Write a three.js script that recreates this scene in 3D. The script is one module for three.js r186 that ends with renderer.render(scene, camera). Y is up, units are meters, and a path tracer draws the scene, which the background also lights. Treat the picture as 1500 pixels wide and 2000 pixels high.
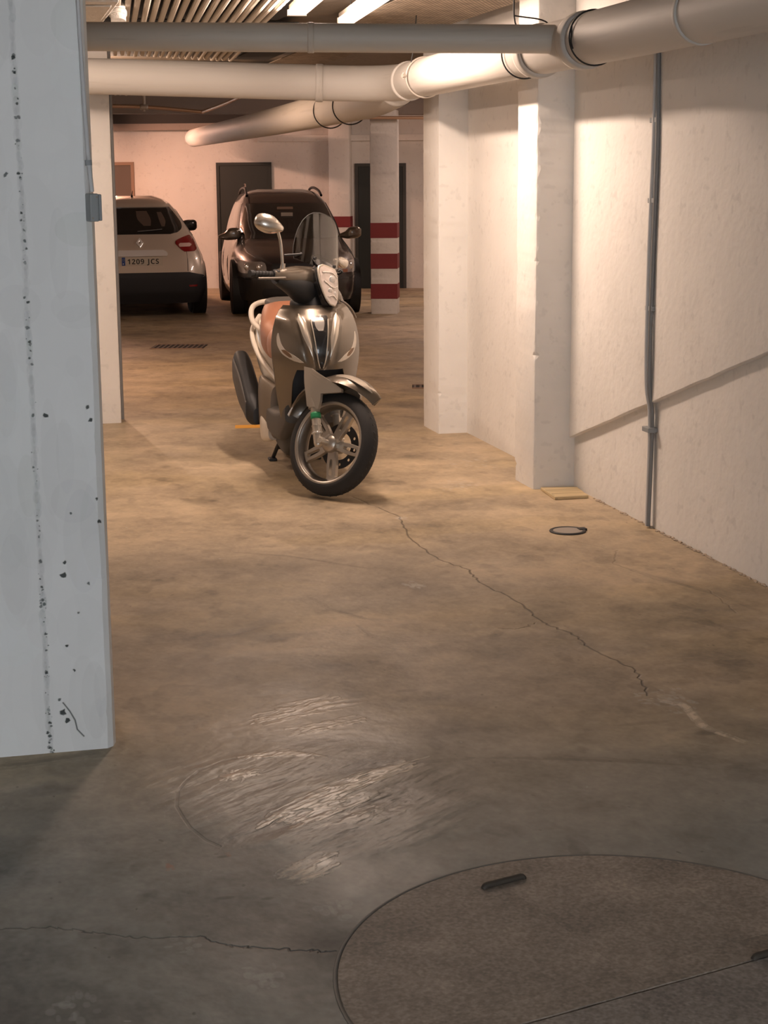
import * as THREE from 'three';
import { RoundedBoxGeometry } from 'three/addons/geometries/RoundedBoxGeometry.js';
import { mergeGeometries, toCreasedNormals } from 'three/addons/utils/BufferGeometryUtils.js';
import { RectAreaLightUniformsLib } from 'three/addons/lights/RectAreaLightUniformsLib.js';

// ------------------------------------------------------------------ camera, sky, exposure
const scene = new THREE.Scene();
const F = 3200, R = Math.PI / 180;
const camera = new THREE.PerspectiveCamera(2 * Math.atan(1000 / F) / R, 0.75, 0.05, 80);
camera.rotation.order = 'YXZ';
camera.position.set(0, 1.73, 0);
camera.rotation.set(-11.48 * R, -13.6 * R, -0.0067);
scene.add(camera);
scene.background = new THREE.Color().setRGB(0.92, 0.97, 1.04);      // overcast sky outside the garage door behind the camera
scene.backgroundIntensity = 6.0;
const renderer = new THREE.WebGLRenderer({ antialias: true });
renderer.toneMapping = THREE.LinearToneMapping;
renderer.toneMappingExposure = 1.0;
renderer.shadowMap.enabled = true;
RectAreaLightUniformsLib.init();
const LAMP = {                                                     // colour (linear) and strength of each fluorescent fitting
  near: { c: [1, 0.755, 0.61], i: 312 }, side: { c: [1, 0.77, 0.62], i: 15 },
  left: { c: [1, 0.755, 0.61], i: 130 }, mid: { c: [1, 0.66, 0.46], i: 290 }, far: { c: [1, 0.53, 0.37], i: 420 }, right: { c: [1, 0.74, 0.64], i: 150 }, wall: { c: [1, 0.72, 0.60], i: 190 },  // left and wall belong to unseen lamps added for brightness
};

// ------------------------------------------------------------------ helpers
const V = (x, y, z) => new THREE.Vector3(x, y, z);
function rng(seed) { let s = seed >>> 0; return () => { s = (s + 0x6d2b79f5) | 0; let t = Math.imul(s ^ (s >>> 15), 1 | s); t = (t + Math.imul(t ^ (t >>> 7), 61 | t)) ^ t; return ((t ^ (t >>> 14)) >>> 0) / 4294967296; }; }
function hash(ix, iy, s) { let h = Math.imul(ix, 374761393) ^ Math.imul(iy, 668265263) ^ Math.imul(s, 2147483647 - 58); h = Math.imul(h ^ (h >>> 13), 1274126177); return ((h ^ (h >>> 16)) >>> 0) / 4294967296; }
function vnoise(x, y, s) {
  const ix = Math.floor(x), iy = Math.floor(y); let fx = x - ix, fy = y - iy; fx = fx * fx * (3 - 2 * fx); fy = fy * fy * (3 - 2 * fy);
  const a = hash(ix, iy, s), b = hash(ix + 1, iy, s), c = hash(ix, iy + 1, s), d = hash(ix + 1, iy + 1, s);
  return a + (b - a) * fx + (c - a) * fy + (a - b - c + d) * fx * fy;
}
function fbm(x, y, s, n) { let v = 0, a = 0.5, t = 0; for (let k = 0; k < n; k++) { v += a * vnoise(x, y, s + k * 17); t += a; x = x * 2.03 + 11.3; y = y * 2.03 + 7.7; a *= 0.5; } return v / t; }
const clamp = (v, a = 0, b = 1) => Math.min(b, Math.max(a, v)), lerp = (a, b, t) => a + (b - a) * t, smooth = (a, b, v) => { const t = clamp((v - a) / (b - a)); return t * t * (3 - 2 * t); };
const counts = {};
function numbered(n) { const k = counts[n] = (counts[n] ?? -1) + 1; return k ? n + '_' + String(k).padStart(3, '0') : n; }
function mesh(name, geo, mat, parent = scene) {
  const m = new THREE.Mesh(Array.isArray(geo) ? merge(geo) : geo, mat); m.name = parent === scene ? numbered(name) : name;
  m.castShadow = m.receiveShadow = true; parent.add(m); return m;
}
function merge(list) { return mergeGeometries(list.map((g) => { g = g.index ? g.toNonIndexed() : g.clone(); for (const k of Object.keys(g.attributes)) if (!['position', 'normal', 'uv'].includes(k)) g.deleteAttribute(k); if (!g.attributes.uv) g.setAttribute('uv', new THREE.Float32BufferAttribute(new Float32Array(g.attributes.position.count * 2), 2)); return g; })); }
function tag(o, label, category, group) { o.userData.label = label; if (category) o.userData.category = category; if (group) o.userData.group = group; return o; }
function struct(o) { o.userData.kind = 'structure'; return o; }
function thing(name, label, category, [x, y, z] = [0, 0, 0], turn = 0, group) { const g = new THREE.Group(); g.name = numbered(name); g.position.set(x, y, z); g.rotation.y = turn; scene.add(g); return tag(g, label, category, group); }
function shell(name, [x, y, z] = [0, 0, 0], turn = 0) { const g = new THREE.Group(); g.name = numbered(name); g.position.set(x, y, z); g.rotation.y = turn; scene.add(g); return struct(g); }
const box = (x0, x1, y0, y1, z0, z1, r = 0) => (r ? new RoundedBoxGeometry(x1 - x0, y1 - y0, z1 - z0, 2, r) : new THREE.BoxGeometry(x1 - x0, y1 - y0, z1 - z0)).translate((x0 + x1) / 2, (y0 + y1) / 2, (z0 + z1) / 2);
function worldUv(g) {                                               // box-projected uv in metres
  g = g.index ? g.toNonIndexed() : g; const p = g.attributes.position, n = g.attributes.normal, uv = new Float32Array(p.count * 2);
  for (let i = 0; i < p.count; i += 3) {
    const ax = Math.abs(n.getX(i) + n.getX(i + 1) + n.getX(i + 2)), ay = Math.abs(n.getY(i) + n.getY(i + 1) + n.getY(i + 2)), az = Math.abs(n.getZ(i) + n.getZ(i + 1) + n.getZ(i + 2));
    for (let k = i; k < i + 3; k++) { const x = p.getX(k), y = p.getY(k), z = p.getZ(k); uv[2 * k] = ax > ay && ax > az ? z : x; uv[2 * k + 1] = ay >= ax && ay >= az ? z : y; }
  }
  g.setAttribute('uv', new THREE.BufferAttribute(uv, 2)); return g;
}
const cyl = (a, b, r, r2 = r, seg = 20) => { const d = b.clone().sub(a), g = new THREE.CylinderGeometry(r2, r, d.length(), seg); g.applyQuaternion(new THREE.Quaternion().setFromUnitVectors(V(0, 1, 0), d.normalize())); return g.translate((a.x + b.x) / 2, (a.y + b.y) / 2, (a.z + b.z) / 2); };
const tube = (pts, r, seg = 32, rad = 10, closed = false) => new THREE.TubeGeometry(new THREE.CatmullRomCurve3(pts.map((p) => Array.isArray(p) ? V(...p) : p), closed, 'centripetal'), seg, r, rad, closed);
function grid(nu, nv, fn) {                                         // indexed surface fn(u, v) -> [x, y, z]
  const pos = [], uv = [], idx = [];
  for (let j = 0; j <= nv; j++) for (let i = 0; i <= nu; i++) { const p = fn(i / nu, j / nv); pos.push(p[0], p[1], p[2]); uv.push(i / nu, j / nv); }
  for (let j = 0; j < nv; j++) for (let i = 0; i < nu; i++) { const a = j * (nu + 1) + i, b = a + 1, c = a + nu + 1, d = c + 1; idx.push(a, b, d, a, d, c); }
  const g = new THREE.BufferGeometry(); g.setAttribute('position', new THREE.Float32BufferAttribute(pos, 3)); g.setAttribute('uv', new THREE.Float32BufferAttribute(uv, 2)); g.setIndex(idx); g.computeVertexNormals(); return g;
}
function thick(nu, nv, fn, t) {                                     // the same, closed to a plate of thickness t
  const front = grid(nu, nv, fn), n = front.attributes.normal, p = front.attributes.position, w = nu + 1, at = (u, v) => { const i = Math.round(v * nv) * w + Math.round(u * nu); return [p.getX(i) - n.getX(i) * t, p.getY(i) - n.getY(i) * t, p.getZ(i) - n.getZ(i) * t]; };
  const back = grid(nu, nv, (u, v) => at(1 - u, v)), parts = [front, back];
  const edge = (list) => grid(list.length - 1, 1, (u, v) => (v ? at : (a, b) => { const i = Math.round(b * nv) * w + Math.round(a * nu); return [p.getX(i), p.getY(i), p.getZ(i)]; })(...list[Math.round(u * (list.length - 1))]));
  const span = (k) => [...Array(k + 1).keys()].map((i) => i / k);
  parts.push(edge(span(nu).map((u) => [1 - u, 0])), edge(span(nu).map((u) => [u, 1])), edge(span(nv).map((v) => [0, v])), edge(span(nv).map((v) => [1, 1 - v])));
  return merge(parts);
}
function spline(rows, key, q) {                                     // Catmull-Rom through rows of numbers, keyed on column 0
  const n = rows.length, up = rows[n - 1][0] > rows[0][0]; let i = 0;
  while (i < n - 2 && (up ? q > rows[i + 1][0] : q < rows[i + 1][0])) i++;
  const t = clamp((q - rows[i][0]) / (rows[i + 1][0] - rows[i][0])), p0 = rows[Math.max(0, i - 1)][key], p1 = rows[i][key], p2 = rows[i + 1][key], p3 = rows[Math.min(n - 1, i + 2)][key];
  const m1 = i ? (p2 - p0) / 2 : p2 - p1, m2 = i < n - 2 ? (p3 - p1) / 2 : p2 - p1, t2 = t * t, t3 = t2 * t;
  return (2 * t3 - 3 * t2 + 1) * p1 + (t3 - 2 * t2 + t) * m1 + (-2 * t3 + 3 * t2) * p2 + (t3 - t2) * m2;
}
// plate with outline rows [y, xLeft, xRight] laid on the surface z = zf(x, y)
function rowPatch(rows, zf, { nx = 16, ny = 18, lift = 0, t = 0.006, flip = false, linear = false } = {}) {
  const y0 = rows[0][0], y1 = rows[rows.length - 1][0];
  const lin = (k, y) => { let i = 0; while (i < rows.length - 2 && (y1 > y0 ? y > rows[i + 1][0] : y < rows[i + 1][0])) i++; return lerp(rows[i][k], rows[i + 1][k], clamp((y - rows[i][0]) / (rows[i + 1][0] - rows[i][0]))); };
  const get = (k, y) => linear ? lin(k, y) : spline(rows, k, y);
  return thick(nx, ny, (u, v) => { const y = lerp(y0, y1, v), a = get(1, y), b = get(2, y), x = flip ? lerp(b, a, u) : lerp(a, b, u); return [x, y, zf(x, y) + lift * (flip ? -1 : 1)]; }, t);
}
function ringLoft(rings, cap = true, creased = 0) {                 // rings: arrays of [x, y, z]; closed round, capped by fans
  const n = rings[0].length, pos = [], uv = [], idx = [];
  rings.forEach((r, j) => { for (let i = 0; i <= n; i++) { const p = r[i % n]; pos.push(...p); uv.push(i / n, j / (rings.length - 1)); } });
  for (let j = 0; j < rings.length - 1; j++) for (let i = 0; i < n; i++) { const a = j * (n + 1) + i, c = a + n + 1; idx.push(a, a + 1, c + 1, a, c + 1, c); }
  if (cap) for (const [j, s] of [[0, 1], [rings.length - 1, -1]]) {
    const c = pos.length / 3, r = rings[j], m = [0, 1, 2].map((k) => r.reduce((a, p) => a + p[k], 0) / n); pos.push(...m); uv.push(0.5, 0.5);
    for (let i = 0; i < n; i++) pos.push(...r[i]), uv.push(0.5, 0.5);
    for (let i = 0; i < n; i++) { const a = c + 1 + i, b = c + 1 + (i + 1) % n; s > 0 ? idx.push(c, b, a) : idx.push(c, a, b); }
  }
  let g = new THREE.BufferGeometry(); g.setAttribute('position', new THREE.Float32BufferAttribute(pos, 3)); g.setAttribute('uv', new THREE.Float32BufferAttribute(uv, 2)); g.setIndex(idx); g.computeVertexNormals();
  // weld the seam normals
  const nn = g.attributes.normal; for (let j = 0; j < rings.length; j++) { const a = j * (n + 1), b = a + n, x = nn.getX(a) + nn.getX(b), y = nn.getY(a) + nn.getY(b), z = nn.getZ(a) + nn.getZ(b), l = Math.hypot(x, y, z) || 1; nn.setXYZ(a, x / l, y / l, z / l); nn.setXYZ(b, x / l, y / l, z / l); }
  return creased ? toCreasedNormals(g, creased) : g;
}
const sgnpow = (v, p) => Math.sign(v) * Math.abs(v) ** p;
// loft along z: sections [z, cx, cy, halfWidth, halfHeight, exponent]
function loftZ(sec, { n = 28, m = 24 } = {}) {
  const z0 = sec[0][0], z1 = sec[sec.length - 1][0], rings = [];
  for (let j = 0; j <= m; j++) { const z = lerp(z0, z1, j / m), g = (k) => spline(sec, k, z), e = 2 / g(5); rings.push([...Array(n).keys()].map((i) => { const a = (z1 > z0 ? 1 : -1) * i / n * 2 * Math.PI; return [g(1) + g(3) * sgnpow(Math.cos(a), e), g(2) + g(4) * sgnpow(Math.sin(a), e), z]; })); }
  return ringLoft(rings);
}
const loftX = (sec, o) => loftZ(sec, o).rotateY(Math.PI / 2);       // sections keyed on x; 'halfWidth' then runs along -z
function dataTexture(w, h, fn, srgb = true, repeat = true) {
  const d = new Uint8Array(w * h * 4);
  for (let j = 0; j < h; j++) for (let i = 0; i < w; i++) { const c = fn(i / w, j / h, i, j), k = (j * w + i) * 4; d[k] = clamp(c[0]) * 255; d[k + 1] = clamp(c[1]) * 255; d[k + 2] = clamp(c[2]) * 255; d[k + 3] = 255; }
  const t = new THREE.DataTexture(d, w, h); t.magFilter = THREE.LinearFilter; t.minFilter = THREE.LinearMipmapLinearFilter; t.generateMipmaps = true; if (repeat) t.wrapS = t.wrapT = THREE.RepeatWrapping; if (srgb) t.colorSpace = THREE.SRGBColorSpace; t.needsUpdate = true; return t;
}
const M = (o) => { const { rgb, phys, ...rest } = o; const m = phys ? new THREE.MeshPhysicalMaterial(rest) : new THREE.MeshStandardMaterial(rest); if (rgb) m.color.setRGB(...rgb); return m; };
const tileNoise = (u, v, f, s, n) => { const b = (x) => x; const a = fbm(u * f, v * f, s, n), c = fbm((u - 1) * f, v * f, s, n), d = fbm(u * f, (v - 1) * f, s, n), e = fbm((u - 1) * f, (v - 1) * f, s, n), wu = smooth(0.8, 1, u), wv = smooth(0.8, 1, v); return lerp(lerp(a, c, wu), lerp(d, e, wu), wv); };

// ------------------------------------------------------------------ materials
const plasterBump = dataTexture(512, 512, (u, v) => { const k = 0.6 * tileNoise(u, v, 6, 3, 4) + 0.4 * tileNoise(u, v, 40, 9, 3); return [k, k, k]; }, false);
const plasterColor = dataTexture(512, 512, (u, v) => { const k = 0.955 + 0.05 * (tileNoise(u, v, 5, 21, 5) - 0.5) - 0.035 * smooth(0.66, 0.80, tileNoise(u, v, 34, 31, 3)); return [k, k * 0.995, k * 0.985]; });
for (const t of [plasterBump, plasterColor]) t.repeat.set(0.7, 0.7);
const mat = {
  wall: M({ rgb: [0.82, 0.80, 0.77], map: plasterColor, bumpMap: plasterBump, bumpScale: 0.006, roughness: 0.85 }),
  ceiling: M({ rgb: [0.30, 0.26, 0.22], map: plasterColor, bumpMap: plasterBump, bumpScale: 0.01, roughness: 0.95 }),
  beam: M({ rgb: [0.34, 0.29, 0.26], map: plasterColor, roughness: 0.9 }),
  slat: M({ rgb: [0.62, 0.57, 0.50], map: plasterColor, roughness: 0.75 }),
  dark: M({ rgb: [0.03, 0.028, 0.026], roughness: 0.9 }),
  pipe: M({ rgb: [0.63, 0.60, 0.56], map: plasterColor, bumpMap: plasterBump, bumpScale: 0.002, roughness: 0.6 }),
  pipeGrey: M({ rgb: [0.60, 0.56, 0.50], map: plasterColor, roughness: 0.5 }),
  wire: M({ rgb: [0.02, 0.02, 0.02], roughness: 0.6 }), wireLight: M({ rgb: [0.55, 0.5, 0.44], roughness: 0.5, metalness: 0.4 }),
  conduit: M({ rgb: [0.20, 0.20, 0.20], roughness: 0.5 }), conduitLight: M({ rgb: [0.5, 0.5, 0.5], roughness: 0.5 }),
  boxGrey: M({ rgb: [0.25, 0.265, 0.27], roughness: 0.6 }),
  crumb: M({ rgb: [0.42, 0.34, 0.26], roughness: 0.95 }),
  copper: M({ rgb: [0.55, 0.36, 0.24], roughness: 0.4, metalness: 0.4 }),
  red: M({ rgb: [0.23, 0.028, 0.032], map: plasterColor, roughness: 0.6 }),
  door: M({ rgb: [0.022, 0.027, 0.025], roughness: 0.5 }), doorFrame: M({ rgb: [0.05, 0.05, 0.045], roughness: 0.5 }), doorBrown: M({ rgb: [0.13, 0.095, 0.075], roughness: 0.6 }), frameTan: M({ rgb: [0.30, 0.19, 0.13], roughness: 0.6 }),
  steelGrate: M({ rgb: [0.05, 0.042, 0.035], roughness: 0.6, metalness: 0.5 }),
  yellow: M({ rgb: [0.72, 0.34, 0.03], roughness: 0.7 }),
  // vehicles
  taupe: M({ phys: true, rgb: [0.150, 0.122, 0.092], metalness: 0.5, roughness: 0.30, clearcoat: 1, clearcoatRoughness: 0.05 }),
  silver: M({ phys: true, rgb: [0.56, 0.50, 0.42], metalness: 0.6, roughness: 0.32, clearcoat: 0.8, clearcoatRoughness: 0.08 }),
  discDark: M({ rgb: [0.045, 0.042, 0.04], metalness: 0.1, roughness: 0.5 }), dullSilver: M({ phys: true, rgb: [0.36, 0.31, 0.25], metalness: 0.4, roughness: 0.35, clearcoat: 0.6 }), mirrorShell: M({ phys: true, rgb: [0.55, 0.50, 0.44], metalness: 0.8, roughness: 0.24, clearcoat: 1 }), sideTaupe: M({ rgb: [0.16, 0.125, 0.09], roughness: 0.45 }),
  cream: M({ rgb: [0.62, 0.55, 0.46], roughness: 0.4 }),
  black: M({ rgb: [0.018, 0.018, 0.019], roughness: 0.55 }), gloss: M({ phys: true, rgb: [0.015, 0.015, 0.016], roughness: 0.25, clearcoat: 1 }), greyPlastic: M({ rgb: [0.075, 0.066, 0.058], roughness: 0.6 }),
  tyre: M({ rgb: [0.022, 0.020, 0.019], roughness: 0.8 }), alloy: M({ rgb: [0.48, 0.43, 0.37], metalness: 0.8, roughness: 0.36 }), chrome: M({ rgb: [0.85, 0.82, 0.78], metalness: 0.75, roughness: 0.16 }), castMetal: M({ rgb: [0.28, 0.25, 0.22], metalness: 0.7, roughness: 0.5 }),
  leather: M({ rgb: [0.30, 0.125, 0.068], roughness: 0.5 }), leatherPink: M({ rgb: [0.40, 0.20, 0.135], roughness: 0.45 }),
  screen: M({ phys: true, rgb: [0.50, 0.48, 0.45], transmission: 1, thickness: 0, roughness: 0.03 }),
  lampGlass: M({ phys: true, rgb: [0.46, 0.39, 0.35], metalness: 0, roughness: 0.35, clearcoat: 1 }), trimMetal: M({ phys: true, rgb: [0.93, 0.92, 0.90], metalness: 0.15, roughness: 0.12, clearcoat: 1 }),
  vanLamp: M({ phys: true, rgb: [0.58, 0.56, 0.54], metalness: 0.45, roughness: 0.2, clearcoat: 1 }), barrel: M({ rgb: [0.16, 0.14, 0.12], metalness: 0.7, roughness: 0.4 }), signalInner: M({ rgb: [0.20, 0.12, 0.07], metalness: 0.2, roughness: 0.3 }),
  lens: M({ phys: true, rgb: [0.98, 0.97, 0.96], transmission: 1, thickness: 0, roughness: 0.06 }), lensInner: M({ rgb: [0.72, 0.66, 0.60], metalness: 0.3, roughness: 0.3 }),
  amber: M({ phys: true, rgb: [0.66, 0.60, 0.52], metalness: 0.35, roughness: 0.22, clearcoat: 1 }), green: M({ rgb: [0.01, 0.22, 0.08], roughness: 0.5 }),
  beige: M({ phys: true, rgb: [0.64, 0.55, 0.455], metalness: 0.1, roughness: 0.35, clearcoat: 1, clearcoatRoughness: 0.06 }), plum: M({ phys: true, rgb: [0.042, 0.031, 0.031], metalness: 0.35, roughness: 0.34, clearcoat: 1, clearcoatRoughness: 0.05 }),
  glassDark: M({ phys: true, rgb: [0.012, 0.013, 0.013], roughness: 0.06, clearcoat: 1 }), seatDark: M({ rgb: [0.03, 0.03, 0.035], roughness: 0.8 }),
  tail: M({ phys: true, rgb: [0.24, 0.01, 0.012], roughness: 0.1, clearcoat: 1 }), bumperDark: M({ rgb: [0.022, 0.023, 0.027], roughness: 0.65 }), bumperVan: M({ phys: true, rgb: [0.035, 0.032, 0.030], roughness: 0.3, clearcoat: 0.5 }),
};

// ------------------------------------------------------------------ floor
const crackPaths = [
  [[1.93, -8.75], [2.05, -8.13], [1.97, -7.6], [1.98, -7.17], [2.06, -6.9], [2.04, -6.64], [2.1, -6.3], [2.09, -5.97], [2.15, -5.75], [2.14, -5.58], [2.2, -5.27], [2.13, -4.98]],
  [[-0.9, -3.76], [-0.04, -3.711], [0.088, -3.686], [0.18, -3.63], [0.271, -3.584], [0.41, -3.55], [0.47, -3.49], [0.53, -3.464], [0.64, -3.42], [0.70, -3.40]],
  [[2.06, -5.97], [1.98, -5.9], [1.9, -5.93]], [[2.7, -7.4], [2.85, -7.1], [2.74, -6.85], [2.8, -6.5], [2.95, -6.3], [2.9, -5.9]],
];
function layer(w, h, x0, x1, z0, z1, draw) {
  const c = document.createElement('canvas'); c.width = w; c.height = h; const g = c.getContext('2d'); g.fillStyle = '#000'; g.fillRect(0, 0, w, h);
  const X = (x) => (x - x0) / (x1 - x0) * w, Z = (z) => (z - z0) / (z1 - z0) * h; draw(g, X, Z, w / (x1 - x0));
  const d = g.getImageData(0, 0, w, h).data; return (i, j) => d[(j * w + i) * 4] / 255;
}
const patchMask = (x, z) => {                                      // rough repaired screed in the foreground
  const a = (x - 0.83) * 0.92 + (z + 4.36) * 0.38, b = -(x - 0.83) * 0.38 + (z + 4.36) * 0.92;
  return smooth(1.15, 0.75, Math.hypot(a / 0.52, b / 0.42) + 0.35 * (fbm(x * 5, z * 5, 77, 3) - 0.5));
};
function concrete(x, z) {                                          // albedo and relief of the trowelled concrete at x, z
  const wx = x + 0.30 * (fbm(x * 0.9, z * 0.9, 5, 3) - 0.5) + 0.10 * (fbm(x * 4, z * 4, 6, 2) - 0.5), wz = z + 0.45 * (fbm(x * 0.8 + 9, z * 0.8, 15, 3) - 0.5) + 0.10 * (fbm(x * 4 + 5, z * 4, 16, 2) - 0.5);
  const broad = fbm(wx * 0.6, wz * 0.6, 41, 4), streak = fbm(wx * 2.0 + wz * 0.6, wz * 3.2 - wx * 0.9, 51, 5), mott = fbm(wx * 6.5, wz * 6.0, 61, 5), grain = fbm(x * 26, z * 20, 66, 3), fine = fbm(x * 75, z * 60, 71, 2);
  const blot = smooth(0.53, 0.60, fbm(wx * 1.9 + 31, wz * 1.8, 87, 5)), worn = smooth(0.56, 0.68, fbm(wx * 2.6 + 7, wz * 3.0, 88, 6)), spot = smooth(0.69, 0.76, fbm(x * 7 + 3, z * 5.5, 97, 3));
  let k = 0.85 + 0.38 * (broad - 0.5) + 0.54 * (streak - 0.5) + 0.46 * (mott - 0.5) + 0.26 * (grain - 0.5) + 0.20 * (fine - 0.5) - 0.09 * blot + 0.15 * worn - 0.16 * spot;
  const grime = smooth(0.50, 0.68, fbm(wx * 0.5 + 3, wz * 0.55, 91, 3)), ochre = smooth(0.45, 0.7, fbm(wx * 1.1 + 20, wz * 2.2, 95, 3));
  let r = 0.440 * k, g = 0.341 * k, b = 0.224 * k;
  r *= lerp(1, 0.91, grime); g *= lerp(1, 0.93, grime); b *= lerp(1, 0.97, grime); b *= lerp(1, 0.90, ochre); g *= lerp(1, 0.985, ochre);
  return { r, g, b, relief: 0.40 * streak + 0.34 * mott + 0.14 * broad + 0.12 * grain, fine };
}
const lin2s = (c) => c <= 0.0031308 ? c * 12.92 : 1.055 * c ** (1 / 2.4) - 0.055;
function floorPiece(x0, x1, z0, z1, w, h, near) {                  // z0 < z1
  const rnd = rng(near ? 5 : 6);
  const cracks = layer(w, h, x0, x1, z0, z1, (g, X, Z, s) => { g.strokeStyle = '#fff'; g.lineJoin = 'round'; crackPaths.forEach((p, n) => { g.globalAlpha = [0.62, 0.5, 0.4, 0.18, 0.14][n]; g.beginPath(); let q = p[0]; g.moveTo(X(q[0]), Z(q[1])); for (let i = 1; i < p.length; i++) for (let t = 1; t <= 10; t++) { const x = lerp(p[i - 1][0], p[i][0], t / 10), z = lerp(p[i - 1][1], p[i][1], t / 10); g.lineTo(X(x + 0.016 * (rnd() - 0.5)), Z(z + 0.014 * (rnd() - 0.5))); } g.lineWidth = Math.max(0.9, [0.006, 0.0035, 0.004, 0.008, 0.004][n] * s); g.stroke(); }); });
  const spots = [[1.07, -5.63, 0.10, 0.11, 0.55], [1.16, -5.6, 0.09, 0.05, 0.5], [2.16, -4.58, 0.05, 0.03, 1], [2.0, -4.72, 0.12, 0.02, 0.4], [0.99, -4.28, 0.02, 0.012, 1], [1.62, -4.08, 0.10, 0.05, 0.35], [2.05, -3.86, 0.07, 0.035, 0.8], [2.2, -3.75, 0.03, 0.012, 0.9], [0.53, -4.0, 0.02, 0.01, 0.9], [0.1, -4.6, 0.12, 0.05, 0.45], [0.5, -3.75, 0.03, 0.012, 0.9], [0.6, -3.72, 0.02, 0.01, 0.8], [1.35, -5.25, 0.05, 0.02, 0.6], [0.25, -4.0, 0.25, 0.1, 0.12], [1.2, -4.8, 0.4, 0.04, 0.35], [0.9, -4.6, 0.3, 0.03, 0.4], [0.64, -3.36, 0.13, 0.22, 0.45], [0.70, -3.65, 0.12, 0.12, 0.4], [0.44, -3.5, 0.10, 0.35, 0.25], [0.15, -4.45, 0.25, 0.25, 0.3], [1.9, -4.2, 0.3, 0.12, 0.2]];
  const stains = layer(w, h, x0, x1, z0, z1, (g, X, Z, s) => {
    for (const [x, z, a, b, k] of spots) { g.save(); g.translate(X(x), Z(z)); g.scale(a * s, b * (h / (z1 - z0))); const q = g.createRadialGradient(0, 0, 0.2, 0, 0, 1); q.addColorStop(0, `rgba(255,255,255,${k})`); q.addColorStop(0.6, `rgba(255,255,255,${k * 0.7})`); q.addColorStop(1, 'rgba(255,255,255,0)'); g.fillStyle = q; g.fillRect(-1, -1, 2, 2); g.restore(); }
    g.fillStyle = '#fff'; for (let i = 0; i < 420; i++) { g.globalAlpha = 0.3 + 0.6 * rnd(); g.beginPath(); g.ellipse(X(lerp(x0, x1, rnd())), Z(lerp(z0, z1, rnd())), (0.002 + 0.007 * rnd() ** 3) * s, 0.004 * s, rnd() * 3, 0, 7); g.fill(); }
  });
  const flecks = layer(w, h, x0, x1, z0, z1, (g, X, Z, s) => { g.fillStyle = '#fff'; for (let i = 0; i < 150; i++) { g.globalAlpha = 0.25 + 0.6 * rnd(); g.beginPath(); g.ellipse(X(lerp(x0, x1, rnd())), Z(lerp(z0, z1, rnd())), (0.002 + 0.009 * rnd() ** 4) * s, (0.002 + 0.006 * rnd() ** 4) * s, rnd() * 3, 0, 7); g.fill(); }
    for (const [x, z, a, n] of [[0.52, -3.32, 0.05, 26], [0.38, -3.52, 0.06, 12], [2.18, -4.9, 0.11, 60], [0.1, -3.3, 0.06, 20], [1.68, -3.52, 0.07, 14], [1.75, -6.7, 0.05, 30], [0.75, -3.62, 0.05, 16], [2.05, -8.1, 0.04, 30], [2.6, -8.95, 0.15, 60], [2.85, -9.6, 0.2, 50]]) for (let i = 0; i < n; i++) { g.globalAlpha = 0.3 * rnd() + 0.2; g.beginPath(); g.ellipse(X(x + a * (rnd() + rnd() - 1)), Z(z + a * 1.3 * (rnd() + rnd() - 1)), (0.003 + 0.012 * rnd()) * s, (0.003 + 0.012 * rnd()) * s, 0, 0, 7); g.fill(); } });
  const brush = (g, X, Z, s, path, wid, n, a) => { for (let k = 0; k < n; k++) { const ox = wid * (rnd() + rnd() - 1) * 0.6, oz = wid * (rnd() + rnd() - 1), t0 = 0.45 * rnd(), t1 = t0 + 0.25 + 0.3 * rnd(); g.globalAlpha = a * (0.4 + 0.6 * rnd()); g.lineWidth = Math.max(0.8, (0.003 + 0.012 * rnd() ** 2) * s); g.beginPath(); for (let q = 0; q <= 14; q++) { const t = clamp(lerp(t0, t1, q / 14)) * (path.length - 1), i = Math.min(path.length - 2, Math.floor(t)), f = t - i; g.lineTo(X(lerp(path[i][0], path[i + 1][0], f) + ox + 0.008 * rnd()), Z(lerp(path[i][1], path[i + 1][1], f) + oz + 0.012 * rnd())); } g.stroke(); } };
  const scrapeSheen = layer(w, h, x0, x1, z0, z1, (g, X, Z, s) => { g.strokeStyle = '#fff'; g.lineCap = 'round'; if (!near) return;  // pale scraped screed, with the lamp sheen painted into the strokes
    brush(g, X, Z, s, [[0.66, -4.18], [0.82, -4.33], [0.98, -4.45], [1.11, -4.53], [1.26, -4.59]], 0.055, 110, 0.75); brush(g, X, Z, s, [[0.73, -4.17], [0.86, -4.26], [1.02, -4.37]], 0.04, 50, 0.55);
    brush(g, X, Z, s, [[0.76, -5.06], [0.92, -5.13], [1.05, -5.17], [1.22, -5.2]], 0.07, 46, 0.55); brush(g, X, Z, s, [[0.85, -4.92], [0.99, -4.95], [1.16, -5.02]], 0.06, 36, 0.5); brush(g, X, Z, s, [[0.68, -4.73], [0.83, -4.74], [0.94, -4.68]], 0.03, 40, 0.6); brush(g, X, Z, s, [[0.88, -5.19], [0.99, -5.21], [1.13, -5.29]], 0.06, 30, 0.45);
    brush(g, X, Z, s, [[0.66, -3.83], [0.73, -3.88], [0.82, -3.95]], 0.07, 80, 0.5); brush(g, X, Z, s, [[0.60, -4.60], [0.67, -4.60], [0.74, -4.63]], 0.05, 40, 0.5); brush(g, X, Z, s, [[2.10, -4.96], [2.20, -4.87], [2.17, -4.64], [2.22, -4.49], [2.30, -4.40]], 0.03, 40, 0.4); brush(g, X, Z, s, [[0.78, -4.15], [0.95, -4.2], [1.1, -4.3]], 0.10, 60, 0.25); });
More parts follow.
